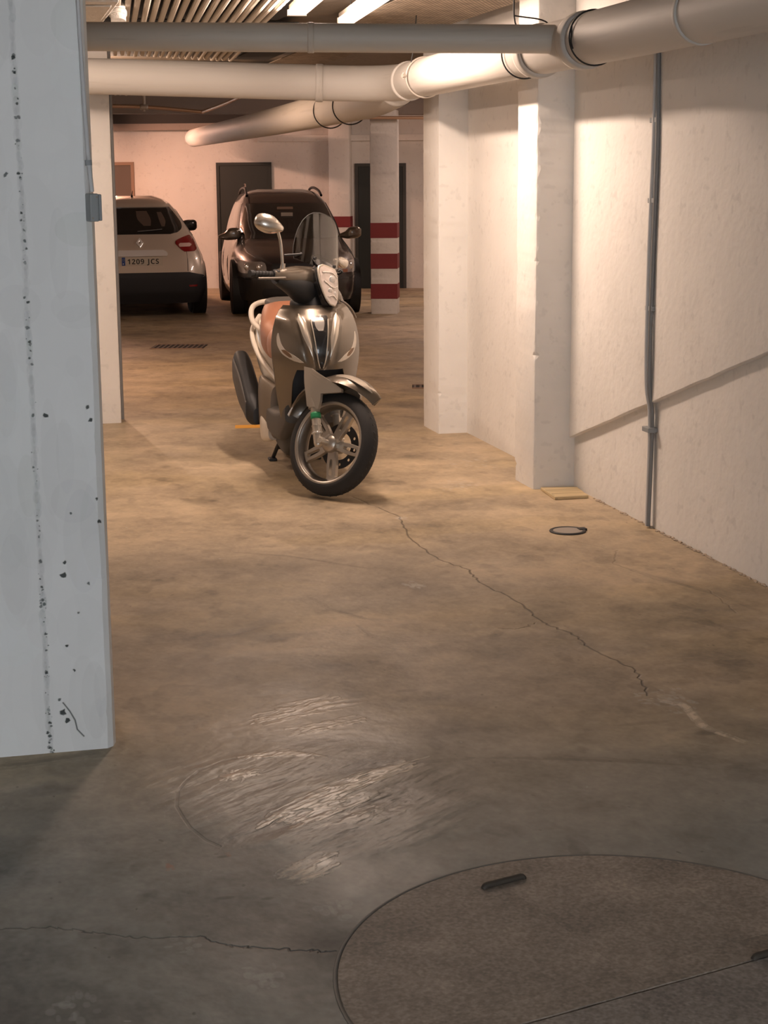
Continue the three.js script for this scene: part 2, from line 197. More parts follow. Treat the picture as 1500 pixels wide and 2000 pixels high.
  const smears = layer(w, h, x0, x1, z0, z1, (g, X, Z, s) => { g.strokeStyle = '#fff'; g.lineCap = 'round'; if (!near) return;
    for (const [p, wd, n, a] of [[[[0.73, -4.91], [0.94, -4.81], [1.09, -4.87]], 0.07, 50, 0.35], [[[0.86, -4.44], [0.69, -4.26], [0.56, -4.11], [0.53, -4.05]], 0.07, 60, 0.35], [[[0.85, -4.51], [1.0, -4.56], [1.15, -4.57], [1.4, -4.55]], 0.045, 50, 0.35], [[[1.26, -6.62], [1.31, -6.39], [1.43, -6.19], [1.66, -6.17]], 0.03, 22, 0.3], [[[0.96, -7.61], [1.32, -7.4], [1.63, -7.05], [1.67, -6.99]], 0.02, 12, 0.35], [[[1.36, -6.17], [1.38, -5.97], [1.51, -5.83]], 0.03, 16, 0.25], [[[0.62, -6.1], [0.86, -6.11], [1.11, -6.28]], 0.04, 20, 0.25], [[[1.28, -4.6], [1.64, -4.48], [1.92, -4.36], [2.2, -4.2]], 0.02, 16, 0.35], [[[0.30, -4.9], [0.05, -4.85], [-0.2, -4.84]], 0.035, 30, 0.4], [[[2.7, -6.9], [2.95, -6.2], [3.05, -5.6]], 0.06, 40, 0.2]]) brush(g, X, Z, s, p, wd, n, a);
  });
  const lips = layer(w, h, x0, x1, z0, z1, (g, X, Z, s) => { g.strokeStyle = '#fff'; g.lineCap = 'round'; if (!near) return;
    g.globalAlpha = 0.6; g.lineWidth = 0.010 * s; g.beginPath(); for (const [x, z] of [[0.78, -4.73], [0.71, -4.735], [0.64, -4.72], [0.55, -4.65], [0.50, -4.57], [0.47, -4.5], [0.452, -4.38], [0.46, -4.30], [0.47, -4.22], [0.50, -4.12], [0.53, -4.07]]) g.lineTo(X(x), Z(z)); g.stroke(); for (let q = 1; q < 9; q++) { g.globalAlpha = 0.045; g.lineWidth = (0.012 + 0.010 * q) * s; g.stroke(); } });
  const reds = layer(w, h, x0, x1, z0, z1, (g, X, Z, s) => { g.fillStyle = '#fff'; if (near) for (const [x, z, n, a] of [[0.39, -3.98, 14, 0.02], [0.78, -4.23, 5, 0.02], [0.545, -4.0, 3, 0.015], [0.9, -4.25, 3, 0.02]]) for (let k = 0; k < n; k++) { g.globalAlpha = 0.3 + 0.3 * rnd(); g.beginPath(); g.ellipse(X(x + a * (rnd() - 0.5)), Z(z + 3 * a * (rnd() - 0.5)), (0.002 + 0.006 * rnd()) * s, 0.006 * s, 0, 0, 7); g.fill(); } });
  const height = new Float32Array(w * h);
  const color = dataTexture(w, h, (u, v, i, j) => {
    const x = lerp(x0, x1, u), z = lerp(z0, z1, v), c = concrete(x, z), ck = cracks(i, j), st = stains(i, j), fl = flecks(i, j), pm = near ? patchMask(x, z) : 0;
    let k = (1 - 0.75 * ck) * (1 - 0.5 * st); let { r, g, b } = c, hh = c.relief * 0.55 + 0.02 * c.fine + 0.10 * fbm(x * 13, z * 22, 511, 3);
    if (pm > 0) { const ridge = fbm((x * 0.83 - z * 0.56) * 4.5, (x * 0.56 + z * 0.83) * 15, 133, 5); hh += pm * (0.18 + 0.7 * (ridge - 0.4)); k *= 1 - 0.28 * pm * smooth(0.48, 0.36, ridge); }
    const sc = scrapeSheen(i, j) * (0.35 + 0.65 * smooth(0.36, 0.60, fbm((x * 0.83 - z * 0.56) * 22, (x * 0.56 + z * 0.83) * 60, 611, 3))), sm = smears(i, j), rd = reds(i, j); k *= 1 - 0.42 * sm; k *= 1 - 0.45 * lips(i, j); r = lerp(r * k, 0.76, sc * 0.8); g = lerp(g * k, 0.64, sc * 0.8); b = lerp(b * k, 0.49, sc * 0.8); k = 1; hh += 0.14 * sc - 0.03 * sm - 0.16 * lips(i, j); r = lerp(r, 0.42, rd * 0.6); g = lerp(g, 0.12, rd * 0.6); b = lerp(b, 0.10, rd * 0.6);
    r = lerp(r * k, 0.55, fl * 0.6); g = lerp(g * k, 0.52, fl * 0.6); b = lerp(b * k, 0.47, fl * 0.6);
    let cool = near ? smooth(-5.2, -3.6, z + 0.6 * (fbm(x * 1.3, z * 1.3, 201, 3) - 0.5)) : 0;    // daylight tint and lamp falloff painted in, over some grey grime
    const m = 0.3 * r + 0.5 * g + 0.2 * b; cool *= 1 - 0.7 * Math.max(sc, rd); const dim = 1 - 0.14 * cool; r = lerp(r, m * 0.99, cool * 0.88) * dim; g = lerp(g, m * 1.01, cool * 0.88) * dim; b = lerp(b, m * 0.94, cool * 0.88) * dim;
    height[j * w + i] = clamp(hh * 0.6 - 0.35 * ck + 0.1); return [lin2s(r), lin2s(g), lin2s(b)];
  }, true, false);
  const bump = dataTexture(w, h, (u, v, i, j) => { const k = height[j * w + i]; return [k, k, k]; }, false, false);
  const rough = near ? dataTexture(1024, 1024, (u, v) => { const x = lerp(x0, x1, u), z = lerp(z0, z1, v), i = Math.min(w - 1, Math.floor(u * w)), j = Math.min(h - 1, Math.floor(v * h)), polish = smooth(1.25, 0.55, Math.hypot((x - 0.84) / 0.42, (z + 4.6) / 0.95) + 0.9 * (fbm(x * 6, z * 5, 333, 4) - 0.5)); const k = lerp(lerp(0.46, 0.66, fbm(x * 4, z * 5, 301, 4)), 0.37, clamp(0.55 * polish + 0.6 * scrapeSheen(i, j) * polish)); return [k, k, k]; }, false, false) : null;
  const m = M({ map: color, bumpMap: bump, bumpScale: near ? 0.03 : 0.03, roughness: near ? 1 : 0.56 }); if (rough) m.roughnessMap = rough;
  const geo = new THREE.PlaneGeometry(x1 - x0, z1 - z0); geo.rotateX(-Math.PI / 2); geo.translate((x0 + x1) / 2, 0, (z0 + z1) / 2);
  const p = geo.attributes.position, uv = geo.attributes.uv; for (let i = 0; i < p.count; i++) uv.setXY(i, (p.getX(i) - x0) / (x1 - x0), (p.getZ(i) - z0) / (z1 - z0));
  return { geo, m };
}
const floor = shell('floor');
const pit = { x: 1.304, z: -3.142, r: 0.64 };
{
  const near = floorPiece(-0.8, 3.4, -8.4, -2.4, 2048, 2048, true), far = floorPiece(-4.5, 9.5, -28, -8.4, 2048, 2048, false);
  // near slab with a round recess for the cover
  const s = new THREE.Shape([new THREE.Vector2(-0.8, 2.4), new THREE.Vector2(3.4, 2.4), new THREE.Vector2(3.4, 8.4), new THREE.Vector2(-0.8, 8.4)]), hole = new THREE.Path(); hole.absarc(pit.x, -pit.z, pit.r + 0.006, 0, Math.PI * 2, true); s.holes.push(hole);
  const g = new THREE.ShapeGeometry(s, 96); g.rotateX(-Math.PI / 2); const p = g.attributes.position, uv = g.attributes.uv; for (let i = 0; i < p.count; i++) uv.setXY(i, (p.getX(i) + 0.8) / 4.2, (p.getZ(i) + 8.4) / 6);
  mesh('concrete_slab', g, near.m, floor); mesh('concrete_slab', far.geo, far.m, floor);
  const plain = M({ rgb: [0.33, 0.28, 0.22], roughness: 0.7 });
  mesh('concrete_slab', [box(-4.5, -0.8, -0.04, 0, -8.4, -2.4), box(-4.5, 3.4, -0.04, 0, -2.4, 3.2)], plain, floor);
  mesh('screed_base', box(-4.7, 9.7, -0.24, -0.06, -28.2, 3.2), plain, floor);
}

// ------------------------------------------------------------------ walls, ceiling, pillars
const H = 2.80;
function pillarGeo(x0, x1, z0, z1, h, seed, chip = 0.012, y0 = 0) {  // plastered pier with chipped, chamfered edges
  const rnd = rng(seed), rows = Math.round((h - y0) / 0.02), rings = [], c = [0, 1, 2, 3].map(() => 0.008);
  const corner = [[x1, z1, -1, -1], [x1, z0, -1, 1], [x0, z0, 1, 1], [x0, z1, 1, -1]];
  for (let j = 0; j <= rows; j++) {
    const y = lerp(y0, h, j / rows), ring = [];
    corner.forEach(([x, z, sx, sz], k) => { const e = 0.006 + chip * (fbm(y * 14, k * 9.1 + seed, 7, 3) ** 2) + (rnd() < 0.05 ? chip * rnd() : 0); const first = [x + sx * (k % 2 ? 0 : e), y, z + sz * (k % 2 ? e : 0)], last = [x + sx * (k % 2 ? e : 0), y, z + sz * (k % 2 ? 0 : e)], q = [x + sx * e * 0.35, y, z + sz * e * 0.35]; ring.push(first, q, last); });
    rings.push(ring);
  }
  return worldUv(ringLoft(rings.map((r) => r.slice().reverse()), true, 0.5));
}
// right-hand wall: upper plaster coat proud of the lower coat along a rising line
{
  const w = shell('wall_right');
  mesh('plaster_base', worldUv(box(3.215, 3.45, 0, H, -11.2, 3)), mat.wall, w);
  const s = new THREE.Shape(); s.moveTo(8.70, 0.285); for (let i = 1; i <= 60; i++) { const z = lerp(8.70, 3.2, i / 60); s.lineTo(z, 0.285 + (8.70 - z) * 0.303 + 0.008 * (fbm(i * 0.9, 1, 3, 2) - 0.5)); } s.lineTo(3.2, H); s.lineTo(8.70, H);
  const g = new THREE.ExtrudeGeometry(s, { depth: 0.032, bevelEnabled: true, bevelSize: 0.004, bevelThickness: 0.004, bevelSegments: 1 }); g.rotateY(Math.PI / 2); g.translate(3.187, 0, 0);
  mesh('plaster_coat', worldUv(g), mat.wall, w);
  mesh('plaster_crumbs', (() => { const r = rng(12), l = []; for (let i = 0; i < 220; i++) { const z = lerp(-8.5, -5.6, r() ** 0.8), k = 0.003 + 0.008 * r() ** 2; const q = new THREE.IcosahedronGeometry(k, 0); q.scale(1, 0.7, 1.6); q.translate(3.208 - 0.012 * r() ** 2, k * 0.3, z); l.push(q); } return l; })(), mat.crumb, w).userData.kind = 'stuff';
}
struct(tag(mesh('pier', pillarGeo(2.97, 3.30, -9.02, -8.68, H, 3, 0.028), mat.wall), 'nearer white plastered wall pier with chipped edge'));
struct(tag(mesh('pier', pillarGeo(3.01, 3.40, -11.22, -10.82, H, 8, 0.012), mat.wall), 'farther white plastered wall pier at the corner'));
struct(mesh('wall_back', worldUv(box(3.45, 9.6, 0, H, -11.2, -11.0)), mat.wall));
struct(mesh('wall_left', worldUv(box(-4.7, -4.5, 0, H, -28.2, 3)), mat.wall));
struct(mesh('wall_east', worldUv(box(9.5, 9.7, 0, H, -28.2, -11)), mat.wall));
{ // wall with the garage door opening behind the camera
  const w = shell('wall_front'); mesh('masonry', worldUv(merge([box(-4.7, -2.6, 0, H, 3, 3.2), box(1.6, 3.45, 0, H, 3, 3.2), box(-2.6, 1.6, 2.45, H, 3, 3.2)])), mat.wall, w);
}
// far wall, square to the far room; local x runs along it, local z towards the camera
const farTurn = -18.9 * R;
const farWall = shell('wall_far', [3.285, 0, -27.04], farTurn);
mesh('masonry', worldUv(box(-9, 7.5, 0, H, -0.2, 0)), mat.wall, farWall);
mesh('beam', worldUv(box(-9, 1.6, 2.52, H, 0, 0.35)), mat.beam, farWall);
mesh('recess', box(-9, 1.6, 2.62, H - 0.02, 0.36, 0.5), mat.dark, farWall);  // solid near-black strip, painted shade standing in for a recess
mesh('ledge', worldUv(merge([box(1.2, 7.4, 2.33, 2.43, 0, 0.10, 0.01)])), mat.wall, farWall);
struct(tag(mesh('pilaster', pillarGeo(2.37, 2.70, 0.02, 0.36, H, 15, 0.01), mat.wall, farWall), 'white pilaster'));
mesh('red_band', box(2.362, 2.708, 0.985, 1.155, 0.015, 0.367, 0.004), mat.red, farWall);
struct(mesh('beam', worldUv(box(-4.5, 9.6, 2.56, H, -21.6, -21.25).rotateY(0)), mat.beam));
function farDoor(name, s0, s1, h, leaf, frame, extra) {
  const g = shell(name, [3.285, 0, -27.04], farTurn), m = 0.05;
  mesh('door_frame', [box(s0 - m, s0, 0, h + m, 0.001, 0.035), box(s1, s1 + m, 0, h + m, 0.001, 0.035), box(s0, s1, h, h + m, 0.001, 0.035)], frame, g);
  const l = mesh('door_leaf', box(s0, s1, 0.005, h, 0.002, 0.022, 0.004), leaf, g);
  mesh('door_handle', [cyl(V(s1 - 0.07, 1.0, 0.02), V(s1 - 0.07, 1.0, 0.06), 0.011), cyl(V(s1 - 0.07, 1.0, 0.058), V(s1 - 0.19, 1.0, 0.058), 0.009)], mat.castMetal, l);
  if (extra) extra(g); return g;
}
farDoor('door_1', 0.55, 1.35, 1.96, mat.door, mat.door, (g) => {
  const c = document.createElement('canvas'); c.width = c.height = 64; const x = c.getContext('2d'); x.fillStyle = '#2a2f2d'; x.fillRect(0, 0, 64, 64); x.fillStyle = '#b8a79c'; x.font = 'bold 50px sans-serif'; x.textAlign = 'center'; x.fillText('3', 32, 52);
  const t = new THREE.CanvasTexture(c); t.colorSpace = THREE.SRGBColorSpace; mesh('number_plate', new THREE.PlaneGeometry(0.09, 0.09).translate(0.965, 1.65, 0.024), M({ map: t, roughness: 0.6 }), g);
});
farDoor('door_2', 2.80, 3.52, 1.93, mat.door, mat.doorFrame);
farDoor('door_3', -1.75, -0.90, 1.98, mat.doorBrown, mat.frameTan);

// free-standing pillars
{
  const c = document.createElement('canvas'); c.width = 512; c.height = 2048; const g = c.getContext('2d'), r = rng(42), X = (x) => x * 512 / 0.8, Y = (y) => (1 - y / H) * 2048;   // x from the left edge of an 0.8 m face
  g.fillStyle = '#e6e4e0'; g.fillRect(0, 0, 512, 2048);
  for (let i = 0; i < 260; i++) { g.globalAlpha = 0.02 + 0.03 * r(); g.fillStyle = r() < 0.5 ? '#8a8c8a' : '#ffffff'; g.beginPath(); g.ellipse(r() * 512, r() * 2048, 10 + 40 * r(), 20 + 120 * r(), 0, 0, 7); g.fill(); }
  const chip = (x, y, s, a = 1) => { g.globalAlpha = a; g.fillStyle = r() < 0.6 ? '#2e3331' : '#5a605e'; g.beginPath(); const n = 7, rot = r() * 6; for (let k = 0; k < n; k++) { const q = s * (0.4 + r()), t = rot + k / n * 6.28; g.lineTo(X(x) + q * Math.cos(t) * 1.0, Y(y) + q * Math.sin(t) * 1.1); } g.fill(); g.globalAlpha = a * 0.5; g.fillStyle = '#ffffff'; g.fillRect(X(x) - s * 0.5, Y(y) + s * 1.1, s * 1.2, 1.5); };
  const seam = (y) => 0.60 + 0.008 * (1 - y / H) - 0.012;          // the worn joint line, 0.19 m from the right edge
  g.fillStyle = '#6a6f6e'; for (let y = 0; y < H; y += 0.012) { g.globalAlpha = 0.03 + 0.05 * r(); g.beginPath(); g.ellipse(X(seam(y)) + 5 * (r() - 0.5), Y(y), 3 + 4 * r(), 8 + 16 * r(), 0, 0, 7); g.fill(); }
  for (let i = 0; i < 120; i++) { const q = r(); const y = q < 0.55 ? 0.0 + 0.75 * r() ** 1.6 : q < 0.9 ? 1.3 + 0.8 * r() : 0.8 + 0.5 * r(); chip(seam(y) + 0.012 * (r() + r() - 1), y, 0.8 + 3.2 * r() ** 2, 0.35 + 0.6 * r()); }
  for (const [x, y, s] of [[0.66, 0.56, 6], [0.665, 0.60, 4], [0.735, 0.53, 3], [0.69, 0.75, 2.5], [0.66, 0.34, 3], [0.68, 0.26, 3], [0.775, 0.72, 4], [0.77, 0.79, 3], [0.63, 1.05, 4], [0.76, 1.03, 4], [0.755, 1.07, 4], [0.55, 1.75, 4], [0.70, 0.44, 2], [0.64, 0.13, 6], [0.65, 0.10, 5], [0.63, 0.17, 4]]) chip(x, y, s, 0.85);
  g.globalAlpha = 0.8; g.strokeStyle = '#4b504f'; g.lineWidth = 2; g.beginPath(); for (const [x, y] of [[0.64, 0.16], [0.66, 0.13], [0.675, 0.10], [0.68, 0.07], [0.70, 0.045]]) g.lineTo(X(x), Y(y)); g.stroke();
  const t = new THREE.CanvasTexture(c); t.colorSpace = THREE.SRGBColorSpace;
  const face = M({ map: t, rgb: [0.94, 0.97, 1.0], bumpMap: t, bumpScale: 0.004, roughness: 0.8 });
  const geo = (() => {
    const x0 = -0.47, x1 = 0.33, zf = -4.92, rings = [], rnd = rng(4);
    for (let j = 0; j <= 140; j++) { const y = H * j / 140, n = 0.010 * (fbm(y * 9, 2, 5, 3) - 0.5) + (rnd() < 0.08 ? 0.006 * rnd() : 0), e = 0.028 + n * 0.5; rings.push([[x0, y, zf], [x1 - e, y, zf], [x1 - e * 0.3 - 0.002, y, zf - e * 0.55], [x1, y, zf - 0.055], [x1, y, zf - 0.42], [x0, y, zf - 0.42]]); }
    const q = ringLoft(rings, true, 0.35), p = q.attributes.position, uv = q.attributes.uv; for (let i = 0; i < p.count; i++) uv.setXY(i, (p.getX(i) - x0) / 0.8, p.getY(i) / H); return q;
  })();
  struct(tag(mesh('pillar', geo, face), 'nearest white pillar at the left edge with a chipped joint line'));
}
struct(tag(mesh('pillar', pillarGeo(0.35, 0.93, -12.3, -11.97, H, 23, 0.012), mat.wall), 'narrow white pillar behind the nearest pillar'));
{ // striped column
  const g = shell('pillar', [4.93, 0, -21.02], farTurn); tag(g, 'white column with painted red bands beside the dark van');
  mesh('shaft', pillarGeo(0, 0.345, -0.36, 0, 2.6, 31, 0.012), mat.wall, g);
  for (const y of [0.195, 0.585, 0.98]) mesh('red_band', box(-0.003, 0.348, y, y + 0.196, -0.363, 0.003, 0.005), mat.red, g);
}

// ceiling: slab, slatted strips, perforated sheets
const ceiling = shell('ceiling');
mesh('ceiling_slab', worldUv(box(-4.7, 9.7, H, H + 0.25, -28.2, 3.2)), mat.ceiling, ceiling);
{
  const run = (z0, z1, x, y, n, pitch, w, trim) => {
    for (let k = 0; k < n; k++) {
      const zz1 = z1 + trim(k / n), len = z0 - zz1, a = new THREE.BoxGeometry(w, 0.03, len); const geo = new RoundedBoxGeometry(w, 0.032, len, 2, 0.012);
      const m = mesh('slat', geo, mat.slat, ceiling); m.position.set(x + k * pitch + 0.075 * (-(z0 + zz1) / 2 - 9.4), y + (hash(k, 3, 5) - 0.5) * 0.008, (z0 + zz1) / 2); m.rotation.y = -Math.atan(0.075) + (hash(k, 9, 2) - 0.5) * 0.006;
    }
  };
  run(-7.2, -10.75, 0.80, 2.705, 18, 0.054, 0.034, (t) => 0.12 * (hash(Math.round(t * 18), 1, 1) - 0.5));
  run(-11.2, -13.3, 0.80, 2.70, 19, 0.052, 0.032, (t) => -0.55 * t);
  run(-15.4, -18.6, 0.76, 2.66, 15, 0.06, 0.034, () => 0);
  for (const [x0, x1, z0, z1] of [[0.7, 1.95, -7.2, -10.9], [0.8, 2.15, -11.2, -14.2], [1.1, 2.4, -15.4, -18.7]]) mesh('slat_gap_shade', box(x0, x1, 2.745, 2.765, z1, z0), mat.dark, ceiling);  // near-black panels paint the shade of the cavity above the slats
  const holes = dataTexture(512, 512, (u, v) => { const x = u * 16, y = v * 16, fx = (x + (Math.floor(y) % 2) * 0.5) % 1 - 0.5, fy = y % 1 - 0.5, k = smooth(0.30, 0.22, Math.hypot(fx, fy)); const b = 0.62 + 0.25 * (tileNoise(u, v, 8, 61, 4) - 0.5); return [lerp(b, 0.18, k), lerp(b * 0.92, 0.15, k), lerp(b * 0.82, 0.12, k)]; });
  const sheet = M({ map: holes, bumpMap: holes, bumpScale: 0.004, roughness: 0.8, rgb: [1, 0.95, 0.9] }); holes.repeat.set(2.4, 2.4);
  for (const [x0, x1, z0, z1] of [[2.36, 3.07, -7.4, -11.15], [2.52, 3.0, -11.6, -14.6], [2.5, 3.0, -15.2, -18.5]]) mesh('perforated_sheet', worldUv(box(x0, x1, 2.722, 2.728, z1, z0)), sheet, ceiling);
  mesh('opening_shade_panel', box(2.12, 2.42, 2.715, 2.76, -14.0, -12.3), mat.dark, ceiling);  // solid near-black panel paints the darkness of an opening
}

// ------------------------------------------------------------------ lamps
function lamp(label, [x, y, z], len, turn, { c, i }, group) {
  const g = thing('fluorescent_lamp', label, 'lamp', [x, y, z], turn, group);
  mesh('housing', box(-0.045, 0.045, 0.03, 0.062, -len / 2 - 0.02, len / 2 + 0.02, 0.006), mat.cream, g);
  const glow = M({ rgb: [0.9, 0.88, 0.84], roughness: 0.4, emissive: new THREE.Color().setRGB(c[0] * 1.6, c[1] * 1.7, c[2] * 1.8) });
  const s = new THREE.Shape([new THREE.Vector2(-0.05, 0.03), new THREE.Vector2(-0.046, 0), new THREE.Vector2(0.046, 0), new THREE.Vector2(0.05, 0.03)]);
  mesh('diffuser', new THREE.ExtrudeGeometry(s, { depth: len, bevelEnabled: false }).translate(0, 0, -len / 2), glow, g);
  mesh('end_cap', box(-0.055, 0.055, -0.003, 0.034, -len / 2 - 0.02, -len / 2, 0.004), mat.cream, g); mesh('end_cap', box(-0.055, 0.055, -0.003, 0.034, len / 2, len / 2 + 0.02, 0.004), mat.cream, g);
  for (const d of [-1, 1]) mesh('hanger', cyl(V(0, 0.06, d * len * 0.36), V(0, H - y - 0.001, d * len * 0.36), 0.003, 0.003, 8), mat.wire, g);
  for (const [px, py, a, w] of [[0, -0.004, 0, 0.05], [-0.052, 0.008, -1, 0.035], [0.052, 0.008, 1, 0.035]]) {
    const l = new THREE.RectAreaLight(new THREE.Color().setRGB(...c), i, w, len * 0.98); l.position.set(px, py, 0);
    const dir = a ? V(a * 0.98, 0.06, 0) : V(0, -1, 0); l.up.set(0, 0, 1); g.add(l); const m4 = new THREE.Matrix4().lookAt(V(0, 0, 0), dir, V(0, 0, 1)); l.quaternion.setFromRotationMatrix(m4); l.castShadow = true;
  }
  return g;
}
lamp('lit strip lamp on the ceiling left of the other visible tube', [1.80, 2.66, -9.08], 1.2, -0.075, LAMP.near);
lamp('lit strip lamp on the ceiling nearer the right wall', [2.19, 2.665, -9.48], 1.35, -0.075, LAMP.side);
lamp('unseen strip lamp added left of the aisle between the two left pillars', [-0.35, 2.64, -10.3], 1.2, -0.075, LAMP.left);  // added out of view to brighten the narrow pillar and thick pipe
lamp('strip lamp over the aisle behind the scooter', [0.8, 2.62, -14.5], 1.2, 0.1, LAMP.mid);
lamp('strip lamp over the two parked cars', [1.7, 2.6, -25.4], 1.2, farTurn, LAMP.far);
lamp('strip lamp in the right-hand bay before the striped column', [6.2, 2.6, -18.6], 1.2, farTurn, LAMP.right);
lamp('unseen strip lamp added in the right-hand bay by the far wall', [6.7, 2.6, -22.8], 1.2, farTurn, LAMP.wall);  // extra bay lamp out of view, added to brighten the far wall

// ------------------------------------------------------------------ pipes
function pipePath(pts, bend) { const p = new THREE.CurvePath(), v = pts.map((q) => V(...q)); let last = v[0]; for (let i = 1; i < v.length - 1; i++) { const a = v[i].clone().add(v[i - 1].clone().sub(v[i]).setLength(bend)), b = v[i].clone().add(v[i + 1].clone().sub(v[i]).setLength(bend)); p.add(new THREE.LineCurve3(last, a)); p.add(new THREE.QuadraticBezierCurve3(a, v[i], b)); last = b; } p.add(new THREE.LineCurve3(last, v[v.length - 1])); return p; }
const pipework = thing('drain_pipework', 'white drain pipes hung under the ceiling along the right wall', 'pipes');
const collar = (at, dir, r, w, t = 0.006) => { const q = new THREE.Quaternion().setFromUnitVectors(V(0, 1, 0), V(...dir).normalize()); const g = new THREE.LatheGeometry([[r - 0.01, -w / 2], [r + t, -w / 2], [r + t + 0.002, -w / 4], [r + t + 0.002, w / 4], [r + t, w / 2], [r - 0.01, w / 2]].map(([a, b]) => new THREE.Vector2(a, b)), 40); g.applyQuaternion(q); return g.translate(...at); };
const ringWire = (at, dir, r, w) => { const g = new THREE.TorusGeometry(r, w, 8, 48); g.applyQuaternion(new THREE.Quaternion().setFromUnitVectors(V(0, 0, 1), V(...dir).normalize())); return g.translate(...at); };
{
  const g = pipework;
  const P = [[-3.5, 2.52, -12.3], [0.85, 2.42, -11.5], [2.76, 2.355, -11.1], [2.75, 2.35, -2.0]], r = 0.118;
  tag(mesh('main_pipe', new THREE.TubeGeometry(pipePath(P, 0.42), 260, r, 36), mat.pipe, g), 'thick white pipe with an elbow');
  const d1 = [1.91, -0.065, 0.4];
  mesh('collar', collar([2.28, 2.37, -11.2], d1, r, 0.05), mat.pipe, g); mesh('collar', collar([2.755, 2.353, -10.62], [0, 0, 1], r, 0.05), mat.pipe, g);
  for (const z of [-8.02, -7.38]) mesh('collar', collar([2.75, 2.35, z], [0, 0, 1], r + 0.006, 0.09), mat.pipe, g);
  mesh('collar', collar([2.75, 2.35, -6.1], [0, 0, 1], r, 0.03, 0.002), mat.pipe, g);
  for (const [z, m, w] of [[-10.2, mat.wireLight, 0.006], [-8.25, mat.wire, 0.004], [-7.25, mat.wire, 0.004]]) mesh('strap', ringWire([2.75, 2.352, z], [0, 0, 1], r + 0.004, w), m, g);
  mesh('strap_bolt', [cyl(V(2.62, 2.36, -10.2), V(2.60, 2.36, -10.19), 0.012), cyl(V(2.61, 2.34, -10.2), V(2.61, 2.38, -10.2), 0.006)], mat.wireLight, g);
  for (const q of [tube([[2.66, 2.43, -8.05], [2.63, 2.50, -8.05], [2.64, H, -8.05]], 0.004, 12, 6), tube([[2.84, 2.43, -8.05], [2.80, 2.49, -8.05], [2.63, 2.52, -8.05]], 0.004, 12, 6), tube([[2.66, 2.44, -10.2], [2.68, 2.55, -10.2], [2.70, H, -10.2]], 0.004, 12, 6), tube([[2.64, 2.40, -7.25], [2.63, 2.33, -7.23], [2.635, 2.30, -7.22]], 0.004, 8, 6)]) mesh('hanger_wire', q, mat.wire, g);
}
{
  const g = pipework;
  mesh('slim_pipe', new THREE.TubeGeometry(pipePath([[-3.5, 2.40, -8.8], [0.6, 2.39, -8.0], [2.1, 2.375, -7.69], [2.70, 2.37, -7.57]], 0.2), 80, 0.066, 28), mat.pipeGrey, g);
  mesh('collar', collar([1.55, 2.38, -7.80], [1.5, -0.015, 0.31], 0.066, 0.03, 0.002), mat.pipeGrey, g);
}
{
  const g = pipework;
  mesh('far_pipe', new THREE.TubeGeometry(pipePath([[2.76, 2.34, -10.95], [2.80, 2.30, -11.8], [2.95, 2.31, -16.5], [3.32, 2.38, -26.2]], 0.3), 60, 0.135, 32), mat.pipe, g);
  mesh('end_cap', new THREE.SphereGeometry(0.135, 28, 14).scale(1, 1, 0.5).translate(3.32, 2.38, -26.2), mat.pipe, g);
  mesh('end_cap', new THREE.SphereGeometry(0.135, 28, 14).scale(1, 1, 0.6).translate(2.76, 2.34, -10.96), mat.pipe, g);
  for (const z of [-12.7, -13.6]) mesh('strap', ringWire([2.80 - (z + 11.9) * 0.033, 2.285, z], [-0.033, 0, 1], 0.139, 0.005), mat.wire, g);
}
{ // copper pipes under the far ceiling
  const g = thing('copper_pipe', 'thin copper pipe run under the ceiling beyond the pillars', 'pipe');
  mesh('pipe', tube([[-0.6, 2.67, -21.15], [1.42, 2.64, -21.0], [2.1, 2.62, -20.9], [2.75, 2.56, -20.75]], 0.022, 40, 10), mat.copper, g);
  mesh('pipe', tube([[2.75, 2.56, -20.75], [2.9, 2.62, -19.9], [3.0, 2.68, -19.0]], 0.022, 24, 10), mat.copper, g);
  mesh('fitting', [collar([2.05, 2.622, -20.91], [0.65, -0.02, 0.16], 0.022, 0.10, 0.012), cyl(V(2.05, 2.57, -20.91), V(2.05, H - 0.002, -20.91), 0.02)], mat.wireLight, g);
}
{
  const g = thing('copper_pipe', 'pair of thin copper pipes along the ceiling near the striped column', 'pipe');
  mesh('pipe', tube([[3.6, 2.50, -20.9], [5.2, 2.49, -20.6], [7.5, 2.48, -20.1]], 0.02, 30, 8), mat.copper, g); mesh('pipe', tube([[3.4, 2.56, -18.0], [4.2, 2.60, -17.2], [6.5, 2.62, -16.3]], 0.02, 30, 8), mat.wireLight, g);
}
// vertical conduits
{
  const g = thing('conduit', 'grey cable conduit with its shadow modelled as a dark tube running down the right wall to the floor', 'conduit');
  const pts = (dx, k) => [[3.172, 2.375, -7.53 + dx * 0.5], [3.172, 1.9, -7.525 + dx * 0.9], [3.172, 1.3, -7.545 + dx], [3.172, 0.70, -7.535 + dx * 0.6], [3.19, 0.60, -7.537 + dx * 0.5], [3.19, 0.01, -7.537 + dx * 0.2]];
  mesh('cable', tube(pts(-0.016), 0.013, 60, 10), mat.conduitLight, g); mesh('cable', tube(pts(0.030), 0.011, 60, 10), mat.conduit, g);  // the darker tube models the shadow of the lighter cable
  for (const y of [2.0, 1.62, 1.1, 0.5]) mesh('clip', box(3.165, y < 0.65 ? 3.214 : 3.188, y - 0.012, y + 0.012, -7.585, -7.50, 0.003), mat.boxGrey, g);
}
{
  const g = thing('conduit', 'thin conduit down the edge of the nearest pillar into a junction box', 'conduit');
  mesh('cable', tube([[0.306, 2.75, -4.915], [0.306, 2.2, -4.915], [0.316, 1.80, -4.912], [0.322, 1.70, -4.91]], 0.0065, 24, 8), mat.conduitLight, g);
  mesh('coupling', cyl(V(0.315, 1.79, -4.912), V(0.316, 1.775, -4.912), 0.010), mat.boxGrey, g);
}
